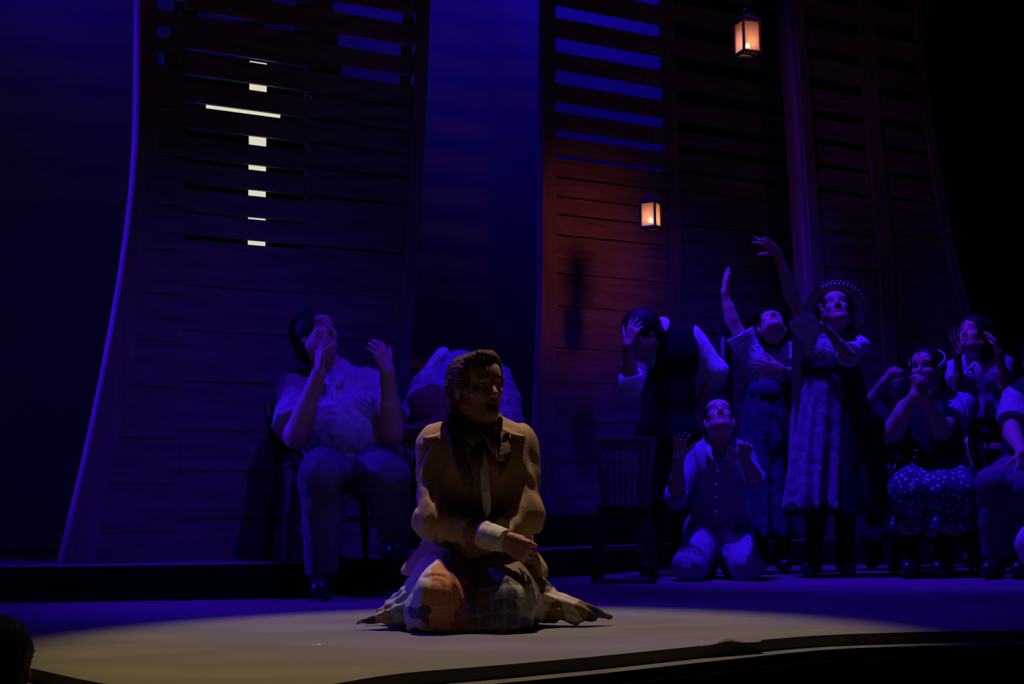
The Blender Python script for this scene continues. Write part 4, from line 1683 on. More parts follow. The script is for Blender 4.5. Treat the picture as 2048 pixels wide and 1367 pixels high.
# ================================================================ seated man, hands raised
D = 6.62
j = jj(D)
J = dict(pelvis=j(692, 925, .02), waist=j(690, 872, .08), chest=j(668, 795, .10), neck=j(660, 740, .08), head=j(634, 672, .02),
         shL=j(592, 780, .08), shR=j(738, 778, .08), elL=j(592, 872, -.12), wrL=j(638, 745, -.22), elR=j(782, 866, -.10), wrR=j(775, 742, -.22),
         hipL=j(658, 935, .05), hipR=j(728, 935, .05), knL=j(640, 952, -.42), knR=j(778, 952, -.36), anL=j(645, 1172, -.30), anR=j(775, 1150, -.12),
         toeL=j(640, 1186, -.50), toeR=j(790, 1160, -.30), fwd=V((.25, -1, 0)), face=V((.62, -.62, .42)), armw=1.25,
         handL=dict(d=(.08, -.15, 1), n=(.75, .45, .1), thumb=1, curl=(.45, .4, .4, .4), spread=.12, sc=1.05),
         handR=dict(d=(-.35, -.2, 1), n=(-.6, .7, 0), thumb=-1, curl=(.5, .45, .4, .35), spread=.16, sc=1.05))
for k_ in ('anL', 'toeL'):
    J[k_].z = .075 if k_ == 'anL' else .045
J['anR'].z = PZ + .075; J['toeR'].z = PZ + .045
J['anR'].y = 6.52; J['toeR'].y = 6.36
r = person(6.25, (660, 1192), 'seated large man in pale shirt and tie looking up with both hands raised', J, w=1.2, belly=.045, jaw=1.12, hsc=1.04, h=.0055)
Rm = frame(J['face'])
sdf_obj('hair', hair_sdf(J['head'], Rm, 1.06, .022, -.05), .006, HAIR_D, r)
shirt(r, 'shirt', J, C_['lightshirt'], 1.2, .05, .02, (.82, .78), (.098, .10, .06), hem=j(690, 938), amp=.010, seed=12, flare=.012, fz=16)
leaf(r, 'tie', C_['tie'], smooth_line([j(668, 762, -.085), j(683, 820, -.13), j(697, 880, -.16), j(708, 925, -.15), j(715, 960, -.13)], 3),
     [.018, .020, .022, .025, .028, .031, .034, .036, .038, .038, .036, .026, .004], (.2, -1, .25), .006, .006)
leaf(r, 'collar_flap', C_['lightshirt'], smooth_line([j(640, 742, -.02), j(652, 758, -.08), j(662, 772, -.11)], 3), [.018, .02, .022, .02, .016, .01, .003], (0, -1, .3), .005, .006)
leaf(r, 'collar_flap', C_['lightshirt'], smooth_line([j(684, 742, -.02), j(680, 758, -.08), j(676, 774, -.11)], 3), [.018, .02, .022, .02, .016, .01, .003], (.2, -1, .3), .005, .006)
trousers(r, J, C_['greytrouser'], 1.2, .016, .008, seed=8)
shoes(r, J, C_['shoe'])

# ================================================================ bowed person behind
D = 7.05
j = jj(D)
J = dict(pelvis=j(955, 935, .15), waist=j(945, 850, .12), chest=j(925, 775, .0), neck=j(895, 790, -.15), head=j(868, 832, -.24),
         shL=j(858, 780, -.05), shR=j(990, 765, .0), elL=j(812, 895, -.25), wrL=j(870, 930, -.42), elR=j(1015, 850, -.2), wrR=j(960, 920, -.4),
         hipL=j(915, 945, .1), hipR=j(992, 945, .1), knL=j(880, 950, -.35), knR=j(985, 955, -.35), anL=j(880, 1110, -.30), anR=j(985, 1110, -.30),
         toeL=j(875, 1122, -.44), toeR=j(990, 1122, -.44), fwd=V((-.35, -1, -.25)), face=V((-.35, -.6, -.75)), hup=(-.4, -.6, .5),
         handL=dict(d=(.8, -.3, -.3), n=(0, .5, -1), thumb=1), handR=dict(d=(-.8, -.3, -.3), n=(0, .5, -1), thumb=-1))
for k_ in ('an', 'toe'):
    for sd in 'LR':
        J[k_ + sd].z = PZ + (.075 if k_ == 'an' else .045)
r = person(D, (950, 1110), 'bowed seated person in hat and pale patterned sleeves, mostly hidden behind the kneeling woman', J, z=PZ, w=1.05, h=.007)
shirt(r, 'shirt', J, C_['floral2'], 1.06, 0, .018, (1.85, 1.85), (.10, .085, .05), hem=j(950, 935), amp=.010, seed=22)
s = Sdf()
torso(s, J, .030, 1.02, 0)
s.ell(j(925, 760, .06), (.20, .17, .15), k=.05)
s.plane(j(950, 930), (0, 0, -1))
s.cap(j(870, 715, -.05), j(838, 800, -.05), .055, .05, k=.01, op='s')
s.mod(folds(.006, 14, 14, 7, 31))
sdf_obj('waistcoat', s, .009, C_['bluegrey'], r)
for q in (((885, 708, .02), (845, 768, -.02), .040, .055), ((978, 712, .02), (1016, 800, -.0), .035, .075)):
    s = Sdf()
    s.cap(j(*q[0]), j(*q[1]), q[2], q[3], k=.03)
    s.mod(folds(.010, 22, 22, 14, 33))
    sdf_obj('upper_sleeve', s, .008, C_['white'], r)
hc = V(J['head'])
Rh = frame((-.2, -.55, -.35), (-.35, -.5, .8))
bm = bmesh.new()
bm_lathe(bm, hc + Rh @ V((0, .01, .04)), Rh, [(.07, .10), (.085, .085), (.092, .0), (.10, -.005), (.165, -.012), (.19, -.004), (.19, .002), (.165, -.004), (.105, .004), (.097, .01), (.09, .09), (.0, .112)], 36)
o = from_bm('hat', bm, C_['browntop'], r, True)
trousers(r, J, C_['greytrouser'], 1.0, .014, .007, seed=18)
shoes(r, J, C_['shoe'])

# ================================================================ standing man, black waistcoat, head bowed
D = 7.86
j = jj(D)
J = dict(pelvis=j(1336, 862, 0), waist=j(1336, 800, 0), chest=j(1340, 712, 0), neck=j(1318, 660, -.05), head=j(1283, 668, -.16),
         shL=j(1290, 690, -.02), shR=j(1384, 675, .02), elL=j(1262, 770, -.22), wrL=j(1256, 690, -.30), elR=j(1432, 742, .02), wrR=j(1398, 812, .10),
         hipL=j(1312, 872), hipR=j(1362, 872), knL=j(1305, 1000, -.04), knR=j(1362, 1000, -.02), anL=j(1300, 1126, .02), anR=j(1368, 1124, .04),
         toeL=j(1290, 1140, -.12), toeR=j(1376, 1140, -.10), fwd=V((-.3, -1, 0)), face=V((-.75, -.5, -.45)), hup=(-.3, 0, .9),
         handL=dict(d=(.35, -.1, 1), n=(.5, .9, 0), thumb=1, curl=(.3, .35, .4, .4), spread=.1), handR=dict(d=(-.7, -.5, -.3), n=(0, 1, -.2), thumb=-1))
for sd in 'LR':
    J['an' + sd].z = .08; J['toe' + sd].z = .045
r = person(D, (1335, 1150), 'standing man in black waistcoat over white shirt bowing his head into his hand', J, h=.006, w=.95)
Rm = frame(J['face'], J['hup'])
sdf_obj('hair', hair_sdf(J['head'], Rm, 1.04, .018, -.04), .006, HAIR_D, r)
shirt(r, 'shirt', J, C_['white'], .95, 0, .016, (1.25, 1.35), (.070, .066, .052), hem=j(1335, 880), amp=.008, seed=41, flare=.006)
s = Sdf()
torso(s, J, .030, .95, 0)
s.plane(j(1335, 885), (0, 0, -1))
for sd in 'LR':
    sh, el = V(J['sh' + sd]), V(J['el' + sd])
    s.cap(sh + (el - sh) * .12, el, .085, .10, k=.008, op='s')
n, f = V(J['neck']), V(J['fwd'])
s.cap(n + V((0, 0, .03)), n + f * .14 + V((0, 0, -.10)), .062, .03, k=.01, op='s')
s.mod(folds(.004, 14, 14, 7, 43))
sdf_obj('waistcoat', s, .008, C_['blackvest'], r)
leaf(r, 'collar_flap', C_['white'], smooth_line([j(1318, 636, -.04), j(1333, 642, -.10), j(1326, 672, -.14)], 3), [.014, .020, .024, .024, .020, .012, .003], (.3, -1, .3), .005, .006)
leaf(r, 'collar_flap', C_['white'], smooth_line([j(1312, 640, -.08), j(1316, 652, -.12), j(1322, 668, -.15)], 3), [.014, .018, .020, .02, .017, .012, .003], (-.3, -1, .3), .005, .006)
trousers(r, J, C_['blacktrouser'], .98, .014, .006, seed=44)
shoes(r, J, C_['shoe'])

# ================================================================ kneeling man looking up
D = 7.50
j = jj(D)
J = dict(pelvis=j(1434, 1058, .18), waist=j(1435, 1005, .10), chest=j(1437, 935, .04), neck=j(1438, 888, .03), head=j(1438, 842, -.02),
         shL=j(1393, 915, .04), shR=j(1488, 912, .04), elL=j(1352, 995, -.06), wrL=j(1357, 915, -.18), elR=j(1512, 962, -.06), wrR=j(1490, 918, -.24),
         hipL=j(1412, 1068, .15), hipR=j(1460, 1068, .15), knL=j(1378, 1118, -.16), knR=j(1492, 1118, -.16), anL=j(1415, 1120, .28), anR=j(1462, 1120, .28),
         toeL=j(1415, 1122, .42), toeR=j(1462, 1122, .42), fwd=V((0, -1, .05)), face=V((-.03, -.72, .68)), hup=(0, .6, .8),
         handL=dict(d=(.10, -.15, 1), n=(.15, -.9, .2), thumb=1, curl=(.55, .5, .5, .5), spread=.16, sc=.95),
         handR=dict(d=(-.05, -.6, .8), n=(-.2, -.8, -.5), thumb=-1, curl=(.6, .6, .6, .6), spread=.16, sc=.95))
for sd in 'LR':
    J['kn' + sd].z = .075; J['an' + sd].z = .055; J['toe' + sd].z = .04
r = person(D, (1436, 1155), 'kneeling man in open denim-blue waistcoat and pale jeans, face and palms turned up', J, h=.005, w=.92)
Rm = frame(J['face'], J['hup'])
sdf_obj('hair', hair_sdf(J['head'], Rm, 1.0, .010, -.03), .006, HAIR_D, r)
shirt(r, 'shirt', J, C_['bluegrey'], .92, 0, .014, (1.15, 1.2), (.062, .058, .05), hem=j(1436, 1062, 0), amp=.007, seed=51, vneck=.06, flare=.008)
s = Sdf()
torso(s, J, .026, .92, 0)
s.plane(j(1435, 1040, -.1), (0, -.1, -1))
for sd in 'LR':
    sh, el = V(J['sh' + sd]), V(J['el' + sd])
    s.cap(sh + (el - sh) * .05, el, .07, .09, k=.008, op='s')
c0, c1 = j(1438, 885, -.15), j(1432, 1060, -.15)
s.cap(c0, c0.lerp(c1, .35), .065, .022, k=.01, op='s')
s.cap(c0.lerp(c1, .35), c0.lerp(c1, .6), .022, .020, k=.01, op='s')
s.cap(c0.lerp(c1, .6), c1, .020, .080, k=.01, op='s')
s.mod(folds(.004, 14, 14, 7, 53))
sdf_obj('waistcoat', s, .007, C_['denim'], r)
for sx in (-1, 1):
    leaf(r, 'collar_flap', C_['lightshirt'], smooth_line([j(1438 + sx * 17, 884, -.02), j(1438 + sx * 22, 900, -.10), j(1438 + sx * 12, 922, -.13)], 3),
         [.010, .016, .020, .020, .016, .010, .003], (sx * .3, -1, .3), .005, .006)
buttons(r, [j(1436, 942, -.155), j(1432, 968, -.15), j(1431, 994, -.14), j(1431, 1022, -.13)], (0, -1, .15), C_['button'], .006)
trousers(r, J, C_['denim'], 1.05, .016, .009, seed=54)
belt(r, J, C_['shoe'], .92, .030, .3, .035)

# ================================================================ woman with hand on chest
D = 8.02
j = jj(D)
J = dict(pelvis=j(1542, 832, 0), waist=j(1541, 780, 0), chest=j(1541, 728, 0), neck=j(1543, 692, 0), head=j(1543, 657, -.05),
         shL=j(1502, 708, 0), shR=j(1584, 710, 0), elL=j(1464, 640, -.02), wrL=j(1449, 585, -.04), elR=j(1594, 752, -.10), wrR=j(1562, 738, -.20),
         hipL=j(1520, 845), hipR=j(1564, 845), knL=j(1522, 985, -.03), knR=j(1562, 985, -.03), anL=j(1518, 1124, .02), anR=j(1566, 1124, .02),
         toeL=j(1514, 1140, -.12), toeR=j(1570, 1140, -.12), fwd=V((0, -1, .1)), face=V((0, -.50, .86)), hup=(0, .8, .5), armw=.95,
         handL=dict(d=(.12, 0, 1), n=(1, .2, 0), thumb=1, curl=(.12, .12, .15, .2), spread=.03, sc=.9),
         handR=dict(d=(-1, -.05, .12), n=(0, 1, .1), thumb=-1, curl=(.15, .15, .2, .2), spread=.12, sc=.98))
for sd in 'LR':
    J['an' + sd].z = .08; J['toe' + sd].z = .045
r = person(D, (1542, 1150), 'woman in pale floral blouse facing upward, palm on chest, other arm raised', J, h=.0055, female=True, w=.92)
Rm = frame(J['face'], J['hup'])
sdf_obj('hair', hair_sdf(J['head'], Rm, 1.0, .014, -.04), .006, HAIR_D, r)
hc = V(J['head'])
bm = bmesh.new()
bm_lathe(bm, hc + Rm @ V((0, -.035, .050)), frame((0, -.5, .95), (0, .85, .5)), [(.085, .05), (.098, .0), (.15, -.01), (.15, -.004), (.10, .008), (.09, .06), (0, .075)], 32)
from_bm('hat', bm, C_['blackvest'], r, True)
shirt(r, 'blouse', J, C_['floral'], .90, 0, .016, (.62, .62), (.070, .074, .05), hem=j(1542, 790), amp=.006, seed=61, flare=.02, vneck=.03)
skirt(r, 'skirt', j(1541, 790, .0), j(1540, 1075, .02), .155, .26, C_['darkskirt'], hemz=P(1540, 1075, D).z, nf=11, amp=.035)
band(r, 'waistband', C_['dark'], j(1541, 790, .0), (0, 0, 1), .150, .06, .006, ry=.115)
# long scarf hanging from the raised arm
leaf(r, 'long_scarf', C_['dark'], smooth_line([j(1452, 618, .02), j(1447, 700, .02), j(1452, 800, .03), j(1462, 880, .02)], 4), [.02, .03, .036, .04, .044, .05, .05, .05, .045, .04, .04, .036, .03], (.2, -1, 0), .008, .012)
leaf(r, 'scarf_trim', C_['lightshirt'], smooth_line([j(1447, 672, -.03), j(1445, 700, -.035), j(1448, 735, -.03)], 3), [.004, .010, .013, .014, .011, .008, .002], (.2, -1, 0), .004, .004)
shade_stockings(r, J, C_['blacktrouser'])
shoes(r, J, C_['shoe'])

# ================================================================ woman in the straw hat
D = 7.62
j = jj(D)
J = dict(pelvis=j(1662, 805, .02), waist=j(1656, 745, 0), chest=j(1662, 706, 0), neck=j(1668, 672, 0), head=j(1672, 625, -.06),
         shL=j(1622, 676, -.01), shR=j(1700, 688, .02), elL=j(1582, 588, -.06), wrL=j(1557, 506, -.10), elR=j(1697, 712, -.20), wrR=j(1656, 662, -.27),
         hipL=j(1638, 820), hipR=j(1686, 820), knL=j(1640, 975, -.03), knR=j(1690, 975, -.03), anL=j(1625, 1124, .02), anR=j(1690, 1124, .02),
         toeL=j(1616, 1140, -.12), toeR=j(1698, 1140, -.12), fwd=V((-.2, -1, 0)), face=V((-.12, -.80, .56)), hup=(0, .6, .8), armw=.9,
         handL=dict(d=(-.75, -.2, .62), n=(-.35, -.3, -.8), thumb=-1, curl=(.25, .1, .35, .2), spread=.22, thumb_out=1.0, sc=.95),
         handR=dict(d=(-.12, -.05, 1), n=(-.6, .7, 0), thumb=1, curl=(.12, .15, .3, .5), spread=.05, sc=.9))
for sd in 'LR':
    J['an' + sd].z = .08; J['toe' + sd].z = .045
r = person(D, (1655, 1150), 'standing woman in scalloped straw hat and long dress, one bare arm stretched high', J, h=.005, female=True, w=.92)
Rm = frame(J['face'], J['hup'])
sdf_obj('hair', hair_sdf(J['head'], Rm, 1.02, .016, -.05), .006, HAIR_D, r)
hc = V(J['head'])
hatc = hc + Rm @ V((0, -.030, .035))
RH = frame((-.05, -.25, .95), (.02, .93, .36))
# RH local z is the hat axis (pointing up-back), brim faces the audience
bm = bmesh.new()
prof = [(.0, .118), (.05, .112), (.082, .085), (.092, .02), (.096, .0), (.13, -.010), (.165, -.014), (.166, -.019), (.13, -.016), (.098, -.007), (.088, .02), (.078, .08), (0, .108)]
bm_lathe(bm, hatc, RH, prof, 48)
hat = from_bm('straw_hat', bm, C_['straw'], r, True)
bm = bmesh.new()
for k in range(46):
    a = 2 * math.pi * k / 46
    c = hatc + RH @ V((.168 * math.cos(a), .168 * math.sin(a), -.016))
    bmesh.ops.create_icosphere(bm, subdivisions=1, radius=.0088, matrix=Matrix.Translation(c))
tr = from_bm('scalloped_trim', bm, C_['lightshirt'], hat, True)
tr['kind'] = 'stuff'
def dress_extra(s):
    # cape-like sleeve falling from the raised arm
    s.cap(j(1600, 622, -.04), j(1622, 700, .0), .035, .075, k=.03)
    s.cap(j(1606, 660, -.02), j(1598, 780, .02), .055, .045, k=.04, flat=(V((0, 1, 0)), .6))
    s.ell(j(1712, 690, -.04), (.075, .07, .055), k=.03)
shirt(r, 'shawl_top', J, C_['white'], .90, 0, .016, (.50, .9), (.060, .062, .05), hem=j(1660, 770), amp=.011, seed=71, flare=.01, extra=dress_extra, vneck=.10, fz=7)
s = Sdf()
torso(s, J, .020, .90, 0)
s.plane(j(1650, 722), (0, 0, -1)); s.plane(j(1650, 676), (0, .2, 1))
s.mod(folds(.004, 20, 20, 10, 73))
sdf_obj('bodice', s, .007, C_['floral'], r)
band(r, 'belt', C_['dark'], j(1657, 738, .0), (0, 0, 1), .165, .075, .008, ry=.130)
skirt(r, 'skirt', j(1668, 765, .03), j(1675, 1030, .03), .165, .31, C_['dark'], hemz=P(1670, 1030, D).z, nf=10, amp=.04, seed=75)
skirt(r, 'apron', j(1650, 750, -.03), j(1628, 1018, -.08), .115, .185, C_['apron'], hemz=P(1640, 1018, D).z, nf=9, amp=.035, seed=76)
leaf(r, 'hanging_shawl', C_['lightshirt'], smooth_line([j(1596, 622, -.03), j(1606, 690, -.03), j(1602, 780, .0), j(1592, 900, .0), j(1584, 1005, .0)], 4), [.012, .03, .05, .06, .066, .066, .062, .058, .055, .05, .05, .046, .044, .04, .038, .034, .026], (.1, -1, 0), .010, .03)
shade_stockings(r, J, C_['blacktrouser'])
shoes(r, J, C_['shoe'])

# ================================================================ woman in dotted skirt, hands clasped
D = 7.75
j = jj(D)
J = dict(pelvis=j(1868, 945, .06), waist=j(1866, 895, .04), chest=j(1868, 835, .0), neck=j(1866, 790, -.02), head=j(1853, 742, -.06),
         shL=j(1815, 822, -.02), shR=j(1922, 815, .0), elL=j(1786, 862, -.16), wrL=j(1830, 792, -.30), elR=j(1880, 860, -.20), wrR=j(1849, 790, -.30),
         hipL=j(1838, 955, .05), hipR=j(1900, 955, .05), knL=j(1815, 985, -.36), knR=j(1905, 985, -.36), anL=j(1822, 1120, -.30), anR=j(1885, 1120, -.30),
         toeL=j(1815, 1140, -.44), toeR=j(1876, 1140, -.44), fwd=V((-.25, -1, 0)), face=V((-.60, -.78, .18)), armw=1.5,
         handL=dict(d=(.05, -.1, 1), n=(1, .2, 0), thumb=1, curl=(.9, .9, .9, .9), spread=.02, sc=.92),
         handR=dict(d=(-.15, -.1, 1), n=(-1, .3, 0), thumb=-1, curl=(.8, .8, .8, .8), spread=.02, sc=.92))
for sd in 'LR':
    J['an' + sd].z = .08; J['toe' + sd].z = .045
r = person(D, (1860, 1150), 'seated woman with pale headband and sparkly dotted skirt, hands clasped at her chin', J, h=.0055, female=True, w=1.1, jaw=1.08)
Rm = frame(J['face'])
sdf_obj('hair', hair_sdf(J['head'], Rm, 1.02, .018, -.06), .006, HAIR_D, r)
hc = V(J['head'])
band(r, 'headband', C_['white'], hc + Rm @ V((0, -.012, .060)), Rm @ V((0, .75, .62)), .096, .024, .005, ry=.104)
shirt(r, 'blouse', J, C_['bluegrey'], 1.1, 0, .02, (.0, .62), (.085, .09, .05), hem=j(1866, 915), amp=.008, seed=81, flare=.01)
skirt(r, 'dotted_skirt', j(1866, 905, .02), j(1862, 1055, -.20), .17, .27, C_['dots'], hemz=P(1862, 1062, D - .3).z, nf=12, amp=.03, seed=82,
      extra=lambda s: (s.cap(J['hipL'], J['knL'], .13, .115, k=.06), s.cap(J['hipR'], J['knR'], .13, .115, k=.06), s.cap(J['knL'], J['knR'], .10, .10, k=.06)), flat=(V((0, 1, 0)), .95))
s = Sdf()
s.cap(j(1872, 850, -.12), j(1872, 925, -.16), .15, .13, k=.04, flat=(V((0, 1, 0)), .55))
s.cap(j(1800, 880, -.05), j(1860, 905, -.12), .06, .08, k=.05)
s.mod(folds(.006, 18, 18, 8, 84))
sdf_obj('torso_shadow', s, .009, C_['dark'], r)  # dark shell stands in for the shadow on her torso below the arms
for i, (x, y) in enumerate(((1832, 900), (1829, 913), (1824, 926), (1817, 936), (1811, 947), (1804, 953), (1799, 966), (1798, 984), (1800, 1002))):
    bm = bmesh.new()
    bmesh.ops.create_icosphere(bm, subdivisions=2, radius=.0052, matrix=Matrix.Translation(P(x, y, 7.24)))
    from_bm('bead', bm, C_['bead'], r, True)
bm = bmesh.new()
bm_tube(bm, [P(x, y, 7.242) for x, y in ((1836, 885), (1832, 900), (1829, 913), (1824, 926), (1817, 936), (1811, 947), (1804, 953), (1799, 966), (1798, 984), (1800, 1002))], .0015, 6)
from_bm('bead_string', bm, C_['dark'], r)
shade_stockings(r, J, C_['blacktrouser'])
shoes(r, J, C_['shoe'])

# ================================================================ dark dressed person with folded hands raised, behind
D = 8.25
j = jj(D)
J = dict(pelvis=j(1772, 905, .05), waist=j(1772, 860, .03), chest=j(1775, 810, .0), neck=j(1780, 785, -.04), head=j(1790, 772, -.02),
         shL=j(1738, 830, 0), shR=j(1812, 828, 0), elL=j(1727, 822, -.22), wrL=j(1766, 764, -.30), elR=j(1800, 815, -.22), wrR=j(1774, 768, -.30),
         hipL=j(1750, 915), hipR=j(1796, 915), knL=j(1748, 1010, -.08), knR=j(1796, 1010, -.08), anL=j(1745, 1090, .1), anR=j(1796, 1090, .1),
         toeL=j(1742, 1100, 0), toeR=j(1798, 1100, 0), fwd=V((-.2, -1, 0)), face=V((-.2, -.6, -.75)), hup=(0, -.5, .7), armw=1.05,
         handL=dict(d=(.5, -.3, .75), n=(.5, .3, -.7), thumb=1, curl=(.7, .7, .7, .7), spread=.02, sc=.9),
         handR=dict(d=(.45, -.3, .75), n=(.5, .4, -.7), thumb=-1, curl=(.7, .7, .7, .7), spread=.02, sc=.9))
for sd in 'LR':
    J['an' + sd].z = .08; J['toe' + sd].z = .045
J['head'] = j(1792, 800, .05); J['neck'] = j(1786, 815, .08); J['chest'] = j(1775, 845, .08); J['waist'] = j(1772, 880, .10); J['pelvis'] = j(1772, 925, .12)
J['shL'] = j(1742, 848, .05); J['shR'] = j(1808, 848, .05)
r = person(D, (1772, 1100), 'dark dressed person with bowed head and folded forearms raised, left of the headband woman', J, h=.006, female=True, w=.9, skin=(.42, .25, .18))
Rm = frame(J['face'], J['hup'])
sdf_obj('hair', hair_sdf(J['head'], Rm, 1.0, .02, -.05), .007, HAIR_D, r)
shirt(r, 'dress_top', J, C_['dark'], .9, 0, .016, (.7, .7), (.07, .06, .05), hem=j(1772, 930), amp=.006, seed=91)
skirt(r, 'dress_skirt', j(1772, 900, .10), j(1768, 1062, .05), .15, .25, C_['dark'], hemz=.16, nf=10, amp=.03, seed=92)
shade_stockings(r, J, C_['blacktrouser'])
shoes(r, J, C_['shoe'])

# ================================================================ woman with puffed sleeves at the back right
D = 8.5
j = jj(D)
J = dict(pelvis=j(1962, 885, .02), waist=j(1962, 825, .0), chest=j(1960, 755, .0), neck=j(1956, 712, -.02), head=j(1949, 672, -.07),
         shL=j(1918, 738, 0), shR=j(1998, 732, 0), elL=j(1918, 790, -.18), wrL=j(1915, 708, -.28), elR=j(2012, 775, -.12), wrR=j(1998, 706, -.22),
         hipL=j(1938, 898), hipR=j(1986, 898), knL=j(1938, 1000, -.03), knR=j(1986, 1000, -.03), anL=j(1938, 1090, .02), anR=j(1986, 1090, .02),
         toeL=j(1934, 1100, -.12), toeR=j(1990, 1100, -.12), fwd=V((-.2, -1, 0)), face=V((-.72, -.55, .35)), armw=.95,
         handL=dict(d=(-.25, -.1, 1), n=(.3, -.9, .1), thumb=1, curl=(.2, .2, .25, .3), spread=.16, sc=.95),
         handR=dict(d=(-.35, -.1, 1), n=(-.8, .3, 0), thumb=-1, curl=(.4, .4, .4, .4), spread=.08, sc=.95))
for sd in 'LR':
    J['an' + sd].z = .08; J['toe' + sd].z = .045
r = person(D, (1962, 1100), 'woman in puffed sleeves behind the headband woman, hands lifted beside her upturned face', J, h=.006, female=True, w=.92)
Rm = frame(J['face'])
sdf_obj('hair', hair_sdf(J['head'], Rm, 1.03, .022, -.06), .007, HAIR_D, r)
shirt(r, 'blouse', J, C_['bluegrey'], .92, 0, .016, (.55, .55), (.070, .075, .05), hem=j(1962, 840), amp=.006, seed=95,
      extra=lambda s: (s.ell(j(1912, 742, -.02), (.075, .07, .065), k=.03), s.ell(j(2000, 728, 0), (.08, .075, .07), k=.03)))
leaf(r, 'neck_bow', C_['lightshirt'], smooth_line([j(1950, 722, -.15), j(1958, 742, -.17), j(1960, 762, -.17)], 3), [.006, .016, .024, .028, .024, .016, .004], (0, -1, .2), .006, .008)
leaf(r, 'neck_bow', C_['lightshirt'], smooth_line([j(1950, 722, -.15), j(1944, 734, -.16), j(1936, 738, -.16)], 3), [.006, .012, .016, .016, .012, .008, .003], (0, -1, .2), .006, .008)
skirt(r, 'skirt', j(1962, 830, .02), j(1962, 1062, .02), .13, .24, C_['dark'], hemz=.16, nf=10, amp=.03, seed=96)
shade_stockings(r, J, C_['blacktrouser'])
shoes(r, J, C_['shoe'])

# ================================================================ cropped seated figure at the right edge
D = 7.55
j = jj(D)
J = dict(pelvis=j(2062, 935, .04), waist=j(2066, 885, .05), chest=j(2070, 820, .04), neck=j(2072, 772, .0), head=j(2078, 722, -.04),
         shL=j(2030, 800, .0), shR=j(2122, 800, .05), elL=j(2024, 868, -.14), wrL=j(2044, 905, -.34), elR=j(2130, 880, -.1), wrR=j(2100, 900, -.32),
         hipL=j(2038, 948, .04), hipR=j(2092, 948, .04), knL=j(1985, 968, -.32), knR=j(2048, 975, -.36), anL=j(1990, 1120, -.25), anR=j(2040, 1120, -.25),
         toeL=j(1975, 1140, -.40), toeR=j(2035, 1140, -.40), fwd=V((-.3, -1, 0)), face=V((-.5, -.7, .3)),
         handL=dict(d=(-.15, -.3, -.9), n=(-.3, 1, 0), thumb=-1, curl=(.4, .4, .4, .4), spread=.12), handR=dict(d=(-.5, -.5, -.2), n=(0, 1, -.2), thumb=1))
for sd in 'LR':
    J['an' + sd].z = .08; J['toe' + sd].z = .045
r = person(D, (2062, 1150), 'seated figure cropped by the right picture edge with pale sleeve and knees showing', J, h=.007, w=1.0)
sdf_obj('hair', hair_sdf(J['head'], frame(J['face']), 1.03, .02, -.05), .008, HAIR_D, r)
shirt(r, 'shirt', J, C_['lightshirt'], 1.0, 0, .018, (.65, .65), (.075, .072, .05), hem=j(2062, 950), amp=.009, seed=98, flare=.015)
s = Sdf()
torso(s, J, .03, 1.0, 0)
s.plane(j(2062, 950), (0, 0, -1))
for sd in 'LR':
    sh, el = V(J['sh' + sd]), V(J['el' + sd])
    s.cap(sh + (el - sh) * .1, el, .08, .10, k=.008, op='s')
sdf_obj('waistcoat', s, .009, C_['dark'], r)
trousers(r, J, C_['greytrouser'], 1.0, .02, .008, seed=99)
shoes(r, J, C_['shoe'])
leaf(r, 'white_cloth', C_['white'], smooth_line([P(2062, 1045, 6.98), P(2056, 1075, 6.96), P(2054, 1105, 6.97), P(2062, 1135, 6.98)], 3), [.01, .03, .045, .055, .06, .06, .05, .04, .03, .01], (-.4, -1, .1), .008, .012)

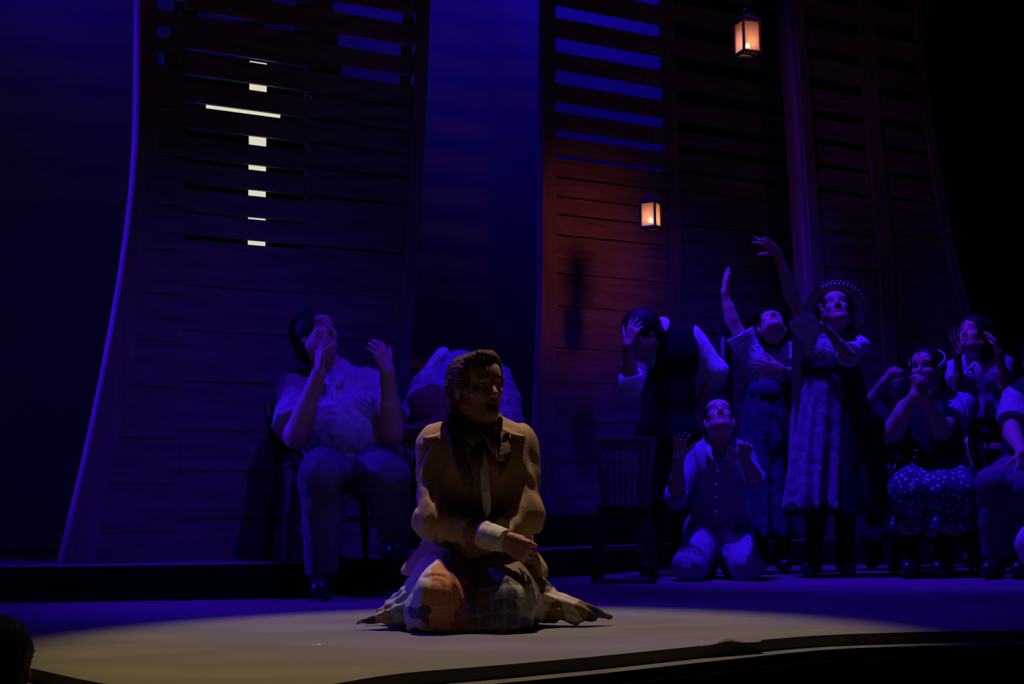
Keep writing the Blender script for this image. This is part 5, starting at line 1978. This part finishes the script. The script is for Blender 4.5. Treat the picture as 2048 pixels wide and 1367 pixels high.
# ================================================================ head of a listener below the stage lip
D = 3.20
j = jj(D)
J = dict(pelvis=V((-1.18, D, -.62)), waist=V((-1.18, D, -.44)), chest=V((-1.18, D, -.24)), neck=V((-1.19, D, -.12)), head=j(-8, 1338),
         shL=V((-1.36, D, -.17)), shR=V((-1.02, D, -.17)), elL=V((-1.42, D + .05, -.45)), wrL=V((-1.30, D + .18, -.60)), elR=V((-.96, D + .05, -.45)), wrR=V((-1.05, D + .18, -.60)),
         hipL=V((-1.26, D, -.68)), hipR=V((-1.10, D, -.68)), knL=V((-1.28, D + .24, -.70)), knR=V((-1.08, D + .24, -.70)),
         anL=V((-1.28, D + .14, -1.13)), anR=V((-1.08, D + .14, -1.13)), toeL=V((-1.28, D + .27, -1.155)), toeR=V((-1.08, D + .27, -1.155)),
         fwd=V((.1, 1, 0)), face=V((-.1, 1, -.1)),
         handL=dict(d=(.4, 1, 0), n=(0, 0, -1), thumb=1), handR=dict(d=(-.4, 1, 0), n=(0, 0, -1), thumb=-1))
J['waist'].x = J['chest'].x = J['pelvis'].x = J['neck'].x = J['head'].x
dx = J['head'].x + 1.18
for k_ in list(J):
    if k_[:2] in ('sh', 'el', 'wr', 'hi', 'kn', 'an', 'to'):
        J[k_].x += dx
zc = J['head'].z - .19
dz = zc - J['neck'].z
for k_ in list(J):
    if k_[:2] in ('sh', 'el', 'wr', 'hi', 'kn', 'an', 'to', 'ch', 'wa', 'pe'):
        J[k_].z += dz if k_[:2] not in ('an', 'to') else 0
J['neck'].z += dz
r = person(D, (0, 1400), 'dark back of a head below the stage lip at the lower left corner', J, z=-1.2, h=.007, hsc=.92)
s = hair_sdf(J['head'], frame(J['face']), .92, .012, -.05)
sdf_obj('hair', s, .006, HAIR_D, r)
shirt(r, 'jacket', J, C_['blackvest'], 1.0, 0, .018, (1.95, 1.95), (.075, .062, .045), hem=V((0, 0, J['pelvis'].z - .1)), amp=.006, seed=111, h=.011)
trousers(r, J, C_['blacktrouser'], 1.0, h=.012)
shoes(r, J, C_['shoe'], .012)
bm = bmesh.new()
sz = J['pelvis'].z - .13
bm_box(bm, (J['pelvis'].x, D + .05, sz - .02), (.2, .2, .02))
st = empty('pit_stool', V((J['pelvis'].x, D, -1.2)), 'black stool under the listener below the stage lip', 'stool')
from_bm('seat', bm, M['blackpaint'], st)
for sx in (-1, 1):
    for sy in (-1, 1):
        bm = bmesh.new()
        bm_tube(bm, [(J['pelvis'].x + sx * .16, D + .05 + sy * .16, -1.2), (J['pelvis'].x + sx * .16, D + .05 + sy * .16, sz - .03)], .014, 8)
        from_bm('leg', bm, M['blackpaint'], st)
